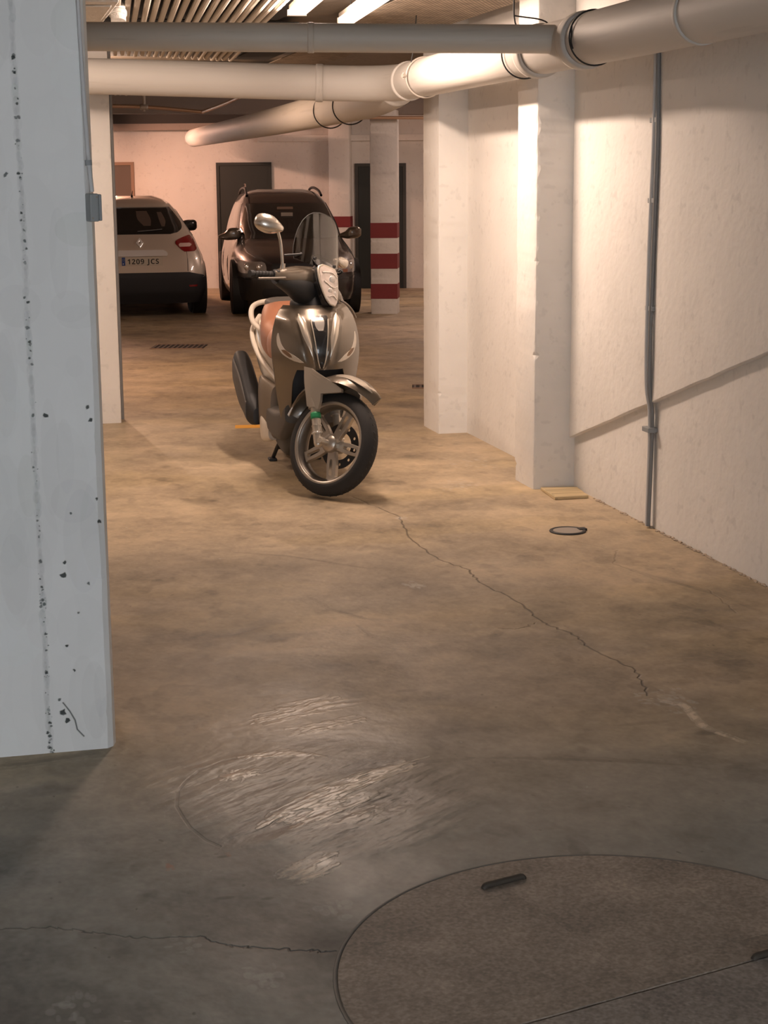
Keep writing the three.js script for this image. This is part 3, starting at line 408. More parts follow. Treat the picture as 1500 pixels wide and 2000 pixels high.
{
  const g = thing('junction_box', 'small grey junction box on the edge of the nearest pillar', 'electrical box', [0.322, 1.655, -4.900], 0.25);
  mesh('casing', box(-0.014, 0.012, -0.040, 0.040, -0.03, 0.02, 0.004), mat.boxGrey, g); mesh('lid', box(0.0125, 0.022, -0.038, 0.038, -0.028, 0.018, 0.003), mat.boxGrey, g);
  for (const [x, y] of [[0.006, 0.03], [-0.008, -0.03]]) mesh('screw', cyl(V(x, y, 0.019), V(x, y, 0.022), 0.003), mat.castMetal, g);
}
mesh('conduit', [cyl(V(0.952, 0.0, -12.16), V(0.952, H, -12.16), 0.014), box(0.93, 0.945, 1.2, 1.22, -12.18, -12.14)], mat.conduit); tag(scene.children.at(-1), 'dark conduit on the side of the narrow pillar', 'conduit');
{
  const g = thing('duct_box', 'white stepped box on the ceiling above the slim pipe', 'duct', [0.52, 2.62, -9.5]);
  mesh('casing', box(-0.2, 0.2, 0.03, 0.179, -0.7, 0.7, 0.008), mat.wall, g); mesh('flange', box(-0.23, 0.23, 0.0, 0.03, -0.74, 0.74, 0.008), mat.wall, g); mesh('cover_strip', box(-0.2, 0.2, -0.012, 0, -0.1, 0.62, 0.005), mat.wall, g);
}
{
  const g = thing('pipe_stub', 'short white pipe stub hanging beside the stepped ceiling box', 'pipe', [0.815, 2.60, -9.6]);
  mesh('pipe', cyl(V(0, 0, 0), V(0, H - 2.6, -0.1), 0.042, 0.045, 28), mat.wall, g); mesh('collar', collar([0, 0.05, -0.03], [0, 1, -0.3], 0.043, 0.03), mat.wall, g);
}
// ------------------------------------------------------------------ things on the floor
{
  const g = thing('manhole_cover', 'large round brown steel cover in two halves set in the floor', 'manhole cover', [pit.x, 0, pit.z]);
  const rust = dataTexture(1024, 1024, (u, v) => { const n = fbm(u * 7, v * 7, 401, 4), f = fbm(u * 130, v * 130, 411, 2), k = 0.80 + 0.32 * (n - 0.5) + 0.30 * (f - 0.5); return [0.685 * k, 0.63 * k, 0.575 * k]; });
  const m = M({ map: rust, bumpMap: rust, bumpScale: 0.004, roughness: 0.62, rgb: [1, 1, 1] }), m2 = M({ map: rust, bumpMap: rust, bumpScale: 0.004, roughness: 0.7, rgb: [0.95, 1.0, 1.08] });
  const seamDir = Math.atan2(0.145, 0.602);                         // seam between the two plates
  const half = (a0, name, mm) => { const s = new THREE.Shape(); const rr = pit.r - 0.003; const off = 0.09 * (a0 ? 1 : 1), d = Math.asin(off / rr), rn = rng(a0 ? 8 : 9); if (!a0) { s.absarc(0, 0, rr, -d + 0.004, Math.PI + d - 0.004, false); for (let i = 1; i < 40; i++) s.lineTo(lerp(-Math.cos(d) * rr, Math.cos(d) * rr, i / 40), -off + 0.003 + 0.003 * fbm(i * 0.7, 2, 3, 2)); } else { s.absarc(0, 0, rr, Math.PI + d + 0.004, 2 * Math.PI - d - 0.004, false); for (let i = 39; i > 0; i--) s.lineTo(lerp(-Math.cos(d) * rr, Math.cos(d) * rr, i / 40), -off - 0.003 - 0.003 * fbm(i * 0.7, 5, 3, 2)); }
    const q = new THREE.ExtrudeGeometry(s, { depth: 0.012, curveSegments: 72, bevelEnabled: true, bevelSize: 0.002, bevelThickness: 0.002, bevelSegments: 1 }); q.rotateX(-Math.PI / 2); q.rotateY(seamDir); q.translate(0, -0.0115, 0); return mesh(name, q, mm, g); };
  half(0, 'cover_plate', m); half(1, 'cover_plate', m2);
  mesh('frame_ring', new THREE.LatheGeometry([[pit.r - 0.001, -0.05], [pit.r - 0.001, 0.001], [pit.r + 0.007, 0.002], [pit.r + 0.009, 0.0005], [pit.r + 0.009, -0.05]].map(([a, b]) => new THREE.Vector2(a, b)), 96), M({ rgb: [0.20, 0.19, 0.175], roughness: 0.6, metalness: 0.3 }), g);
  mesh('pit_bottom', new THREE.CylinderGeometry(pit.r - 0.002, pit.r - 0.002, 0.02, 64).translate(0, -0.04, 0), mat.dark, g);
  for (const [x, z, a] of [[1.186, -3.655, 0.28], [1.665, -3.14, 0.24]]) { const h = mesh('lifting_handle', tube([[-0.060, -0.002, 0], [-0.055, 0.005, 0], [-0.03, 0.006, 0], [0.03, 0.006, 0], [0.055, 0.005, 0], [0.060, -0.002, 0]], 0.0085, 30, 10), M({ rgb: [0.055, 0.045, 0.035], roughness: 0.7, metalness: 0.3 }), g); h.position.set(x - pit.x, 0.002, z - pit.z); h.rotation.y = a; }
}
{
  const g = thing('floor_drain', 'small round drain with a dark ring near the right wall', 'drain', [2.772, 0, -7.56]);
  mesh('ring', new THREE.TorusGeometry(0.082, 0.010, 10, 48).rotateX(Math.PI / 2).scale(1, 0.6, 1).translate(0, 0.003, 0), mat.wire, g);
  mesh('lid', new THREE.CylinderGeometry(0.073, 0.075, 0.006, 40).translate(0, 0.003, 0), M({ rgb: [0.30, 0.26, 0.22], roughness: 0.6 }), g);
  mesh('lug', box(0.060, 0.100, 0, 0.012, -0.03, 0.012, 0.003), mat.wire, g);
}
{
  const s = new THREE.Shape([[3.005, 8.64], [3.205, 8.60], [3.175, 8.345], [2.985, 8.345]].map(([x, z]) => new THREE.Vector2(x, z))), q = new THREE.ExtrudeGeometry(s, { depth: 0.012, bevelEnabled: true, bevelSize: 0.002, bevelThickness: 0.002, bevelSegments: 1 }); q.rotateX(-Math.PI / 2); q.translate(0, 0.003, 0);
  const grain = dataTexture(256, 256, (u, v) => { const k = 0.85 + 0.3 * (fbm(u * 3, v * 40, 51, 3) - 0.5); return [0.84 * k, 0.75 * k, 0.58 * k]; });
  tag(mesh('wooden_board', worldUv(q), M({ map: grain, roughness: 0.7 })), 'thin tan wooden board lying on the floor against the pier', 'board');
}
function grate(x, z, len, wid, turn, n, label) {
  const g = thing('floor_grate', label, 'drain grate', [x, 0, z], turn);
  mesh('channel', box(-len / 2, len / 2, 0.0005, 0.002, -wid / 2, wid / 2), mat.dark, g);
  mesh('frame', [box(-len / 2, len / 2, 0, 0.008, -wid / 2 - 0.015, -wid / 2), box(-len / 2, len / 2, 0, 0.008, wid / 2, wid / 2 + 0.015)], mat.frameTan, g);
  for (let k = 0; k < n; k++) { const x0 = -len / 2 + len * (k + 0.5) / n; mesh('bar', box(x0 - 0.010, x0 + 0.010, 0.001, 0.007, -wid / 2, wid / 2), mat.doorBrown, g); }
}
grate(1.99, -17.43, 0.56, 0.42, farTurn * 0.8, 11, 'dark slotted drain grate on the floor in front of the beige car');
grate(3.66, -13.36, 0.34, 0.2, farTurn * 0.8, 7, 'small drain grate on the floor behind the farther wall pier');
tag(mesh('painted_line', box(0, 0.32, 0.0005, 0.002, -0.075, 0.075).rotateY(-0.15).translate(1.70, 0, -11.54), mat.yellow), 'short yellow line painted on the floor left of the scooter', 'floor marking');

// ------------------------------------------------------------------ the scooter (local: +z forward, +x to the viewer's right, origin on the floor)
{
  const g = thing('scooter', 'taupe motor scooter with brown seat and small windscreen parked with its front wheel turned', 'scooter', [1.835, 0, -9.55], -2 * R);
  const axle = V(0, 0.292, 0.775), pivot = V(0, 0.292, 0.725), rake = 26 * R, lock = 44 * R;
  const steer = new THREE.Matrix4().makeTranslation(pivot).multiply(new THREE.Matrix4().makeTranslation(0, 0.006, 0)).multiply(new THREE.Matrix4().makeRotationX(-rake)).multiply(new THREE.Matrix4().makeRotationY(lock)).multiply(new THREE.Matrix4().makeRotationX(rake)).multiply(new THREE.Matrix4().makeTranslation(pivot.clone().negate()));
  const S = (q) => (Array.isArray(q) ? merge(q) : q).applyMatrix4(steer);
  const lathe = (pts, seg = 64) => new THREE.LatheGeometry(pts.map(([a, b]) => new THREE.Vector2(a, b)), seg).rotateZ(Math.PI / 2);
  const wheel = (name, c, ro, w, rr, put) => {
    const h = new THREE.Group(); h.name = name; g.add(h); const T = (q) => put((Array.isArray(q) ? merge(q) : q).translate(c.x, c.y, c.z));
    const tread = []; for (let i = 0; i <= 14; i++) { const a = -0.5 + i / 14, k = Math.abs(a * 2); tread.push([lerp(ro, rr + 0.012, k ** 2.6), a * w * (1 + 0.10 * Math.sin(k * Math.PI))]); }
    mesh('tyre', T(lathe([[rr - 0.004, -w * 0.42], ...tread, [rr - 0.004, w * 0.42]])), mat.tyre, h);
    const grooves = []; for (let k = 0; k < 44; k++) for (const s of [-1, 1]) { const a = (k + (s > 0 ? 0.5 : 0)) / 44 * 2 * Math.PI, q = new THREE.BoxGeometry(w * 0.17, 0.003, 0.006); q.rotateY(s * 0.6); q.translate(s * w * 0.10, ro - 0.0018, 0); q.rotateX(a); grooves.push(q); }
    mesh('tread_groove', T(grooves), mat.wire, h).userData.kind = 'stuff';
    for (const e of [-1, 1]) mesh('rim_lip', T(lathe([[rr + 0.006, e * w * 0.40], [rr + 0.009, e * w * 0.45], [rr + 0.002, e * w * 0.47], [rr - 0.010, e * w * 0.45], [rr - 0.014, e * w * 0.38], [rr - 0.010, e * w * 0.34]])), mat.alloy, h);
    mesh('rim', T(lathe([[rr + 0.004, -w * 0.42], [rr - 0.010, -w * 0.36], [rr - 0.016, -w * 0.28], [rr - 0.030, -w * 0.16], [rr - 0.030, w * 0.16], [rr - 0.016, w * 0.28], [rr - 0.010, w * 0.36], [rr + 0.004, w * 0.42]])), mat.barrel, h);
    for (let k = 0; k < 5; k++) {
      const s = new THREE.Shape(), r0 = 0.038, r1 = rr - 0.024; s.moveTo(-0.022, r0); s.lineTo(-0.029, lerp(r0, r1, 0.5)); s.lineTo(-0.026, r1 - 0.02); s.lineTo(-0.034, r1); s.lineTo(0.034, r1); s.lineTo(0.026, r1 - 0.02); s.lineTo(0.029, lerp(r0, r1, 0.5)); s.lineTo(0.022, r0);
      const o = new THREE.Path(); o.absellipse(0, lerp(r0, r1, 0.36), 0.009, 0.011, 0, Math.PI, true); o.lineTo(-0.0125, r1 - 0.035); o.absellipse(0, r1 - 0.035, 0.0125, 0.012, Math.PI, 0, true); s.holes.push(o);
      const q = new THREE.ExtrudeGeometry(s, { depth: 0.022, bevelEnabled: true, bevelSize: 0.003, bevelThickness: 0.004, bevelSegments: 2, curveSegments: 8 }); q.translate(0, 0, -0.011); q.rotateY(-Math.PI / 2); q.rotateX(0.34 + k / 5 * Math.PI * 2); mesh('spoke', T(q), mat.alloy, h);
    }
    mesh('hub', T(lathe([[0.0, -0.062], [0.022, -0.062], [0.024, -0.05], [0.044, -0.046], [0.050, -0.036], [0.052, 0.036], [0.044, 0.046], [0.024, 0.06], [0, 0.06]], 40)), mat.alloy, h);
    const disc = new THREE.Shape(); disc.absarc(0, 0, 0.128, 0, 2 * Math.PI, false); const inner = new THREE.Path(); inner.absarc(0, 0, 0.078, 0, 2 * Math.PI, true); disc.holes.push(inner); for (let k = 0; k < 10; k++) { const o = new THREE.Path(), a = k / 10 * 2 * Math.PI; o.absarc(0.104 * Math.cos(a), 0.104 * Math.sin(a), 0.008, 0, 2 * Math.PI, true); disc.holes.push(o); }
    mesh('brake_disc', T(new THREE.ExtrudeGeometry(disc, { depth: 0.004, bevelEnabled: false, curveSegments: 40 }).translate(0, 0, -0.002).rotateY(Math.PI / 2).translate(0.062, 0, 0)), mat.discDark, h);
    return h;
  };
  const fw = wheel('front_wheel', axle, 0.292, 0.115, 0.227, S);
  mesh('brake_caliper', S([box(0.045, 0.085, 0.23, 0.32, 0.625, 0.675, 0.012).rotateX(0)]), mat.castMetal, g);
  wheel('rear_wheel', V(0, 0.268, -0.775), 0.268, 0.138, 0.185, (q) => q);
  // fork: sliders, tubes, axle lug
  const up = V(0, Math.cos(rake), -Math.sin(rake));
  for (const s of [-1, 1]) {
    const x = s * 0.100, lo = V(x, 0.272, 0.752), p = (t) => lo.clone().addScaledVector(up, t);
    const leg = mesh('fork_leg', S([cyl(p(0), p(0.10), 0.025, 0.026), cyl(p(0.10), p(0.105), 0.029, 0.029), cyl(p(0.105), p(0.24), 0.025, 0.026), cyl(p(0.24), p(0.36), 0.030, 0.028), cyl(p(0.36), p(0.40), 0.018, 0.018), new THREE.SphereGeometry(0.024, 16, 10).translate(lo.x, lo.y, lo.z), cyl(V(x, 0.295, 0.75), V(x, 0.292, 0.778), 0.020, 0.022), cyl(V(x * 0.6, 0.292, 0.775), V(x * 1.28, 0.292, 0.775), 0.016)]), mat.silver, g);
    mesh('leg_ring', S([collar([p(0.06).x, p(0.06).y, p(0.06).z], [0, up.y, up.z], 0.0275, 0.010, 0.002)]), mat.chrome, leg);
    if (s < 0) mesh('ribbon', S(collar([p(0.160).x, p(0.160).y, p(0.160).z], [0, up.y, up.z], 0.0265, 0.036, 0.001)), mat.green, leg);
  }
  // front mudguard and its side brackets
  const guard = (a0, a1, w0, r0, dr) => (u, v) => { const a = lerp(a0, a1, v), s = (u - 0.5) * 2, f = Math.min(1, smooth(-0.04, 0.36, v) * 0.95 + 0.05) * Math.min(1, smooth(1.0, 0.72, v) * 0.45 + 0.55), r = r0 - dr * s * s + 0.012 * (1 - Math.abs(s)) ** 2; return [s * w0 * f, axle.y + 0.006 + r * Math.sin(a), axle.z + r * Math.cos(a)]; };
  const fender = mesh('front_mudguard', S(thick(18, 44, guard(52 * R, 166 * R, 0.112, 0.376, 0.052), 0.005)), mat.taupe, g);
  mesh('mudguard_stripe', S(thick(6, 30, (u, v) => guard(57 * R, 112 * R, 0.112, 0.379, 0.052)(lerp(0.20, 0.42, u * smooth(0, 0.3, v) * 0.9 + 0.05), v), 0.004)), mat.silver, fender);
  for (const s of [-1, 1]) {
    const q = rowPatch([[0.665, 0.535, 0.585], [0.64, 0.545, 0.66], [0.61, 0.555, 0.77], [0.585, 0.565, 0.825], [0.57, 0.572, 0.79], [0.545, 0.585, 0.69], [0.50, 0.61, 0.70], [0.455, 0.63, 0.70]], (x, y) => 0, { nx: 12, ny: 12, t: 0.020, flip: s < 0, linear: true });
    const p = q.attributes.position; for (let i = 0; i < p.count; i++) { const z = p.getX(i), d = p.getZ(i); p.setXYZ(i, s * (0.118 - Math.max(0, z - 0.62) * 0.22) + (s < 0 ? d : d), p.getY(i), z); } q.computeVertexNormals(); const qs = toCreasedNormals(q, 0.7);
    const br = mesh('mudguard_bracket', S([qs, cyl(V(s * 0.100, 0.455, 0.658), V(s * 0.100, 0.625, 0.575), 0.034, 0.036)]), mat.dullSilver, g);
    mesh('slot', S(box(s * 0.124 - 0.006, s * 0.124 + 0.006, 0.585, 0.635, 0.598, 0.606, 0.002)), mat.black, br);
  }
  // front shield
  const ZC = [[0.40, 0.44], [0.55, 0.51], [0.68, 0.575], [0.78, 0.595], [0.88, 0.575], [0.96, 0.53], [1.02, 0.46], [1.04, 0.42]], HW = [[0.40, 0.20], [0.55, 0.225], [0.66, 0.240], [0.74, 0.250], [0.82, 0.252], [0.90, 0.242], [0.97, 0.222], [1.01, 0.200], [1.03, 0.182], [1.04, 0.17]];
  const zs = (x, y) => { const t = Math.abs(x) / 0.252, rib = lerp(0.036, 0.108, clamp((y - 0.70) / 0.30)), fade = smooth(0.69, 0.76, y) * smooth(1.01, 0.94, y); return spline(ZC, 1, y) - 0.20 * t ** 2.3 + 0.014 * fade * Math.exp(-(((Math.abs(x) - rib) / 0.011) ** 2)) - 0.006 * fade * Math.exp(-(((Math.abs(x) - rib - 0.032) / 0.014) ** 2)); };
  const hwAt = (y) => spline(HW, 1, y);
  const shield = mesh('front_shield', rowPatch([0.685, 0.71, 0.78, 0.86, 0.92, 0.97, 1.00, 1.02, 1.035].map((y) => [y, -hwAt(y), hwAt(y)]), zs, { nx: 90, ny: 44, t: 0.007 }), mat.taupe, g);
  for (const s of [-1, 1]) mesh('shield_leg', rowPatch([[0.39, 0.155, 0.1985], [0.47, 0.150, 0.2125], [0.56, 0.150, 0.2265], [0.62, 0.148, 0.2345], [0.69, 0.13, 0.2425]].map(([y, a, b]) => s > 0 ? [y, a, b] : [y, -b, -a]), zs, { nx: 12, ny: 16, t: 0.007 }), mat.taupe, shield);
  mesh('centre_trim', rowPatch([[0.695, -0.012, 0.012], [0.72, -0.020, 0.020], [0.80, -0.030, 0.030], [0.90, -0.040, 0.040], [0.965, -0.050, 0.050], [0.985, -0.046, 0.046]], (x, y) => zs(0, y) - 2.2 * x * x, { nx: 14, ny: 24, lift: 0.012, t: 0.016 }), mat.gloss, shield);
  for (const s of [-1, 1]) mesh('trim_edge', tube([[s * 0.009, 0.697, zs(0, 0.697) + 0.014], [s * 0.021, 0.74, zs(0, 0.74) + 0.013], [s * 0.032, 0.82, zs(0, 0.82) + 0.012], [s * 0.043, 0.91, zs(0, 0.91) + 0.010], [s * 0.049, 0.965, zs(0, 0.965) + 0.009]], 0.0035, 30, 8), mat.silver, shield);
  mesh('badge', rowPatch([[0.905, -0.012, 0.014], [0.925, -0.026, 0.022], [0.955, -0.030, 0.026], [0.975, -0.024, 0.018]], (x, y) => zs(0, y), { lift: 0.015, t: 0.005, nx: 8, ny: 8 }), mat.chrome, shield);
  for (const s of [-1, 1]) mesh('shield_rib_glint', thick(4, 30, (u, v) => { const y = lerp(0.745, 0.995, v), c = lerp(0.036, 0.108, (y - 0.70) / 0.30) * s, w = 0.021 * smooth(0, 0.6, v) * smooth(1.02, 0.85, v) + 0.001, x = c + (u - 0.5) * 2 * w; return [x, y, zs(c, y) + 0.005 - 28 * (x - c) ** 2]; }, 0.006), mat.silver, shield);  // silver colour stands in for lamp reflections along the taupe ribs
  for (const s of [-1, 1]) {
    const rows = [[0.728, 0.098, 0.118], [0.738, 0.112, 0.156], [0.765, 0.145, 0.198], [0.79, 0.186, 0.216], [0.82, 0.206, 0.227], [0.86, 0.215, 0.228], [0.885, 0.218, 0.222]].map(([y, a, b]) => s > 0 ? [y, a, b] : [y, -b, -a]);
    const t = mesh('turn_signal', rowPatch(rows, zs, { lift: 0.006, t: 0.012, nx: 12, ny: 20 }), mat.amber, shield);
    mesh('signal_bulb', rowPatch([[0.755, 0.158, 0.172], [0.775, 0.168, 0.196], [0.795, 0.192, 0.210]].map(([y, a, b]) => s > 0 ? [y, a, b] : [y, -b, -a]), zs, { lift: 0.009, t: 0.004, nx: 6, ny: 6 }), mat.signalInner, t);
  }
  // flanks of the shield, running back to the legs' inner panel
  for (const s of [-1, 1]) mesh('shield_flank', thick(8, 30, (u, v) => { const y = lerp(0.40, 1.012, v), w = hwAt(y), z0 = zs(w, y); return [s * (w - 0.05 * u * u), y - 0.02 * u, lerp(z0, 0.20 + 0.06 * (1 - v), u)]; }, s * 0.006), mat.greyPlastic, g);
  mesh('leg_panel', rowPatch([[0.40, -0.185, 0.185], [0.60, -0.20, 0.20], [0.80, -0.205, 0.205], [0.96, -0.16, 0.16], [1.0, -0.10, 0.10]], (x, y) => 0.22 - 0.12 * (y - 0.4), { nx: 10, ny: 16, t: 0.02 }), mat.black, g);
  mesh('wheel_well', rowPatch([[0.36, -0.12, 0.12], [0.55, -0.15, 0.15], [0.70, -0.19, 0.19]], (x, y) => 0.33, { nx: 8, ny: 10, t: 0.08 }), mat.black, g);
  mesh('steering_boot', loftZ([[0.16, 0, 1.0, 0.09, 0.055, 2.4], [0.26, 0, 1.035, 0.125, 0.05, 2.4], [0.36, 0, 1.03, 0.10, 0.04, 2.4], [0.40, 0, 1.02, 0.04, 0.02, 2.2]], { m: 14 }), mat.black, g);
  // handlebar with cover, grips, levers
  mesh('steering_column', S(cyl(V(0, 0.95, 0.40), V(0, 1.12, 0.31), 0.05, 0.065)), mat.black, g);
  const hb = mesh('handlebar_cover', S(loftX([[-0.315, -0.285, 1.108, 0.022, 0.024, 2.2], [-0.25, -0.29, 1.125, 0.045, 0.040, 2.3], [-0.13, -0.30, 1.150, 0.064, 0.060, 2.4], [0, -0.305, 1.155, 0.072, 0.078, 2.4], [0.13, -0.30, 1.150, 0.064, 0.060, 2.4], [0.25, -0.29, 1.125, 0.045, 0.040, 2.3], [0.315, -0.285, 1.108, 0.022, 0.024, 2.2]].map(([x, z, y, a, b, n]) => [x, z, y, a, b, n]), { m: 40 })), mat.taupe, g);
  mesh('cover_underside', S(loftX([[-0.28, -0.285, 1.088, 0.030, 0.022, 2.2], [-0.14, -0.30, 1.095, 0.075, 0.058, 2.4], [0, -0.305, 1.085, 0.085, 0.085, 2.4], [0.14, -0.30, 1.095, 0.075, 0.058, 2.4], [0.28, -0.285, 1.088, 0.030, 0.022, 2.2]], { m: 30 })), mat.black, hb);
  for (const s of [-1, 1]) {
    mesh('grip', S([cyl(V(s * 0.31, 1.110, 0.284), V(s * 0.445, 1.075, 0.262), 0.0175, 0.0165), cyl(V(s * 0.445, 1.075, 0.262), V(s * 0.465, 1.07, 0.258), 0.020), cyl(V(s * 0.303, 1.112, 0.285), V(s * 0.315, 1.109, 0.283), 0.024), ...[0, 1, 2, 3, 4, 5].map((k) => { const t = 0.1 + k * 0.16, p = V(s * lerp(0.31, 0.445, t), lerp(1.110, 1.075, t), lerp(0.284, 0.262, t)); return cyl(p, p.clone().add(V(s * 0.006, 0, -0.001)), 0.0190); })]), mat.black, g);
    mesh('switch_pod', S(box(s * 0.27 - 0.035, s * 0.27 + 0.035, 1.090, 1.145, 0.262, 0.312, 0.014)), mat.black, g);
    mesh('brake_lever', S(tube([[s * 0.24, 1.115, 0.315], [s * 0.28, 1.108, 0.345], [s * 0.36, 1.085, 0.345], [s * 0.45, 1.055, 0.315]], 0.0065, 24, 8)), mat.castMetal, g);
    const mc = s < 0 ? [-0.425, 1.362, 0.262] : [0.275, 1.335, 0.235];
    const m = mesh('mirror', S((() => { const q = new THREE.SphereGeometry(1, 28, 20), p = q.attributes.position; for (let i = 0; i < p.count; i++) { let x = p.getX(i), y = p.getY(i), z = p.getZ(i); z = z < 0 ? z * 0.22 : z * 0.9; x = sgnpow(x, 0.82); y = sgnpow(y, 0.82); y *= 1 - 0.42 * smooth(-0.1, 1, -x * s) + 0.04 * x * s; p.setXYZ(i, x * 0.086, y * 0.052, z * 0.050); } q.computeVertexNormals(); if (s > 0) q.scale(0.62, 0.62, 0.62); return q.rotateZ(s * 0.05).rotateY(s < 0 ? -0.62 : -0.3).translate(...mc); })()), mat.mirrorShell, g);
    mesh('mirror_glass', S(new THREE.CircleGeometry(1, 30).scale(s > 0 ? 0.046 : 0.074, s > 0 ? 0.028 : 0.046, 1).rotateY(Math.PI).translate(0, 0, -0.0115).rotateZ(s * 0.05).rotateY(s < 0 ? -0.62 : -0.3).translate(...mc)), mat.chrome, m);
    mesh('mirror_stem', S([tube(s < 0 ? [[-0.25, 1.165, 0.285], [-0.278, 1.23, 0.28], [-0.312, 1.30, 0.272], [-0.345, 1.345, 0.266]] : [[0.20, 1.17, 0.285], [0.20, 1.24, 0.275], [0.22, 1.30, 0.255], [0.245, 1.325, 0.24]], 0.0085, 20, 8), cyl(V(s < 0 ? -0.247 : 0.20, 1.15, 0.286), V(s < 0 ? -0.253 : 0.20, 1.19, 0.284), 0.016, 0.013)]), mat.alloy, m);
    mesh('screen_bracket', S(tube([[s < 0 ? -0.262 : 0.20, 1.235, 0.282], [s * 0.19, 1.27, 0.34], [s * 0.18, 1.275, 0.32], [s * 0.175, 1.265, 0.328]], 0.006, 16, 8)), mat.black, g);
  }
  // headlamp
  const LR = [[1.050, -0.022, 0.022], [1.072, -0.044, 0.044], [1.108, -0.062, 0.062], [1.15, -0.076, 0.076], [1.20, -0.082, 0.082], [1.232, -0.077, 0.077], [1.248, -0.055, 0.055]];
  const zl = (x, y) => 0.488 - 0.42 * (y - 1.06) - 3.4 * x * x - 1.4 * Math.max(0, y - 1.18) ** 2;
  const wide = LR.map(([y, a, b]) => [1.14 + (y - 1.14) * 1.10, a * 1.17, b * 1.17]);
  const hl = mesh('headlamp', S([rowPatch(wide, (x, y) => zl(x, y) - 0.010, { nx: 20, ny: 20, t: 0.035 }), loftZ([[0.28, 0, 1.15, 0.085, 0.085, 2.3], [0.33, 0, 1.145, 0.082, 0.09, 2.3], [0.36, 0, 1.135, 0.07, 0.08, 2.4], [0.385, 0, 1.12, 0.05, 0.06, 2.4]], { m: 12 })]), mat.gloss, g);
  mesh('bezel', S((() => { const ring = []; for (let i = 0; i < 14; i++) ring.push(V(LR[0][1] + (i / 14) * 0.044, 1.032, 0)); const out = []; const N = 60, e = (y, k) => spline(LR, k, clamp(y, 1.050, 1.248)); for (let i = 0; i <= N; i++) { const y = lerp(1.050, 1.248, i / N); out.push(V(e(y, 1) * 1.04, y, 0)); } for (let i = N; i >= 0; i--) { const y = lerp(1.050, 1.248, i / N); out.push(V(e(y, 2) * 1.04, y, 0)); } out.forEach((p) => { p.z = zl(p.x, p.y) + 0.002; }); return new THREE.TubeGeometry(new THREE.CatmullRomCurve3(out, true), 160, 0.0075, 8, true); })()), mat.silver, hl);
  mesh('reflector', S(rowPatch(LR, (x, y) => zl(x, y) - 0.006 + 0.012 * Math.sin(y * 95) * Math.cos(x * 60), { nx: 24, ny: 30, t: 0.004 })), mat.lampGlass, hl);
  mesh('lens', S(rowPatch(LR, (x, y) => zl(x, y) + 0.0007 * Math.sin(y * 170) * Math.cos(x * 90) + 0.0005 * Math.cos(x * 190 + y * 60), { nx: 30, ny: 40, lift: 0.010, t: 0.003 })), mat.lampGlass, hl);
  mesh('lens_bar', S([tube([[-0.062, 1.165, zl(0.062, 1.165) + 0.013], [0, 1.145, zl(0, 1.145) + 0.014], [0.062, 1.165, zl(0.062, 1.165) + 0.013]], 0.004, 16, 6), tube([[-0.04, 1.085, zl(0.04, 1.085) + 0.013], [0, 1.10, zl(0, 1.10) + 0.014], [0.04, 1.085, zl(0.04, 1.085) + 0.013]], 0.003, 16, 6), tube([[-0.07, 1.21, zl(0.07, 1.21) + 0.013], [0, 1.225, zl(0, 1.225) + 0.014], [0.07, 1.21, zl(0.07, 1.21) + 0.013]], 0.0035, 16, 6)]), mat.chrome, hl);
  for (const [x, y, r] of [[0, 1.185, 0.026], [-0.02, 1.12, 0.018], [0.024, 1.115, 0.014]]) mesh('lamp_bowl', S(new THREE.SphereGeometry(r, 18, 12).scale(1, 1, 0.35).translate(x, y, zl(x, y) + 0.009)), mat.vanLamp, hl);
  const cowl = mesh('headlamp_cowl', S(rowPatch([[1.24, -0.085, 0.085], [1.26, -0.105, 0.105], [1.285, -0.10, 0.10], [1.305, -0.06, 0.06]], (x, y) => 0.398 - 0.9 * (y - 1.245) - 2.2 * x * x, { nx: 16, ny: 10, t: 0.006 })), mat.gloss, g);
  // windscreen
  const ws = mesh('windscreen', S(rowPatch([[1.235, -0.205, 0.205], [1.27, -0.210, 0.210], [1.32, -0.207, 0.207], [1.40, -0.190, 0.190], [1.46, -0.165, 0.165], [1.50, -0.135, 0.135], [1.527, -0.098, 0.098], [1.540, -0.05, 0.05]], (x, y) => 0.385 - 0.34 * (y - 1.225) - 1.7 * x * x, { nx: 24, ny: 30, t: 0.004 })), mat.screen, g);
  mesh('screen_edge', S((() => { const W = [[1.235, 0.205], [1.27, 0.210], [1.32, 0.207], [1.40, 0.190], [1.46, 0.165], [1.50, 0.135], [1.527, 0.098], [1.540, 0.05]], o = []; for (let i = 0; i <= 40; i++) { const y = lerp(1.235, 1.540, i / 40); o.push(V(-spline(W, 1, y), y, 0)); } for (let i = 40; i >= 0; i--) { const y = lerp(1.235, 1.540, i / 40); o.push(V(spline(W, 1, y), y, 0)); } o.forEach((p) => { p.z = 0.385 - 0.34 * (p.y - 1.225) - 1.7 * p.x * p.x - 0.002; }); return new THREE.TubeGeometry(new THREE.CatmullRomCurve3(o), 140, 0.0022, 6); })()), mat.black, ws);
  for (const [x, y] of [[-0.09, 1.275], [0.09, 1.275]]) mesh('screen_bolt', S(cyl(V(x, y, 0.385 - 0.34 * (y - 1.225) - 1.7 * x * x - 0.002), V(x, y, 0.385 - 0.34 * (y - 1.225) - 1.7 * x * x + 0.008), 0.009)), mat.black, ws);
  // floorboard, body, seat, rack
  mesh('floorboard', loftZ([[0.40, 0, 0.42, 0.185, 0.06, 5], [0.24, 0, 0.33, 0.205, 0.095, 5], [0.0, 0, 0.31, 0.215, 0.09, 5], [-0.30, 0, 0.33, 0.215, 0.10, 5], [-0.42, 0, 0.36, 0.17, 0.10, 4]], { m: 16 }), mat.greyPlastic, g);
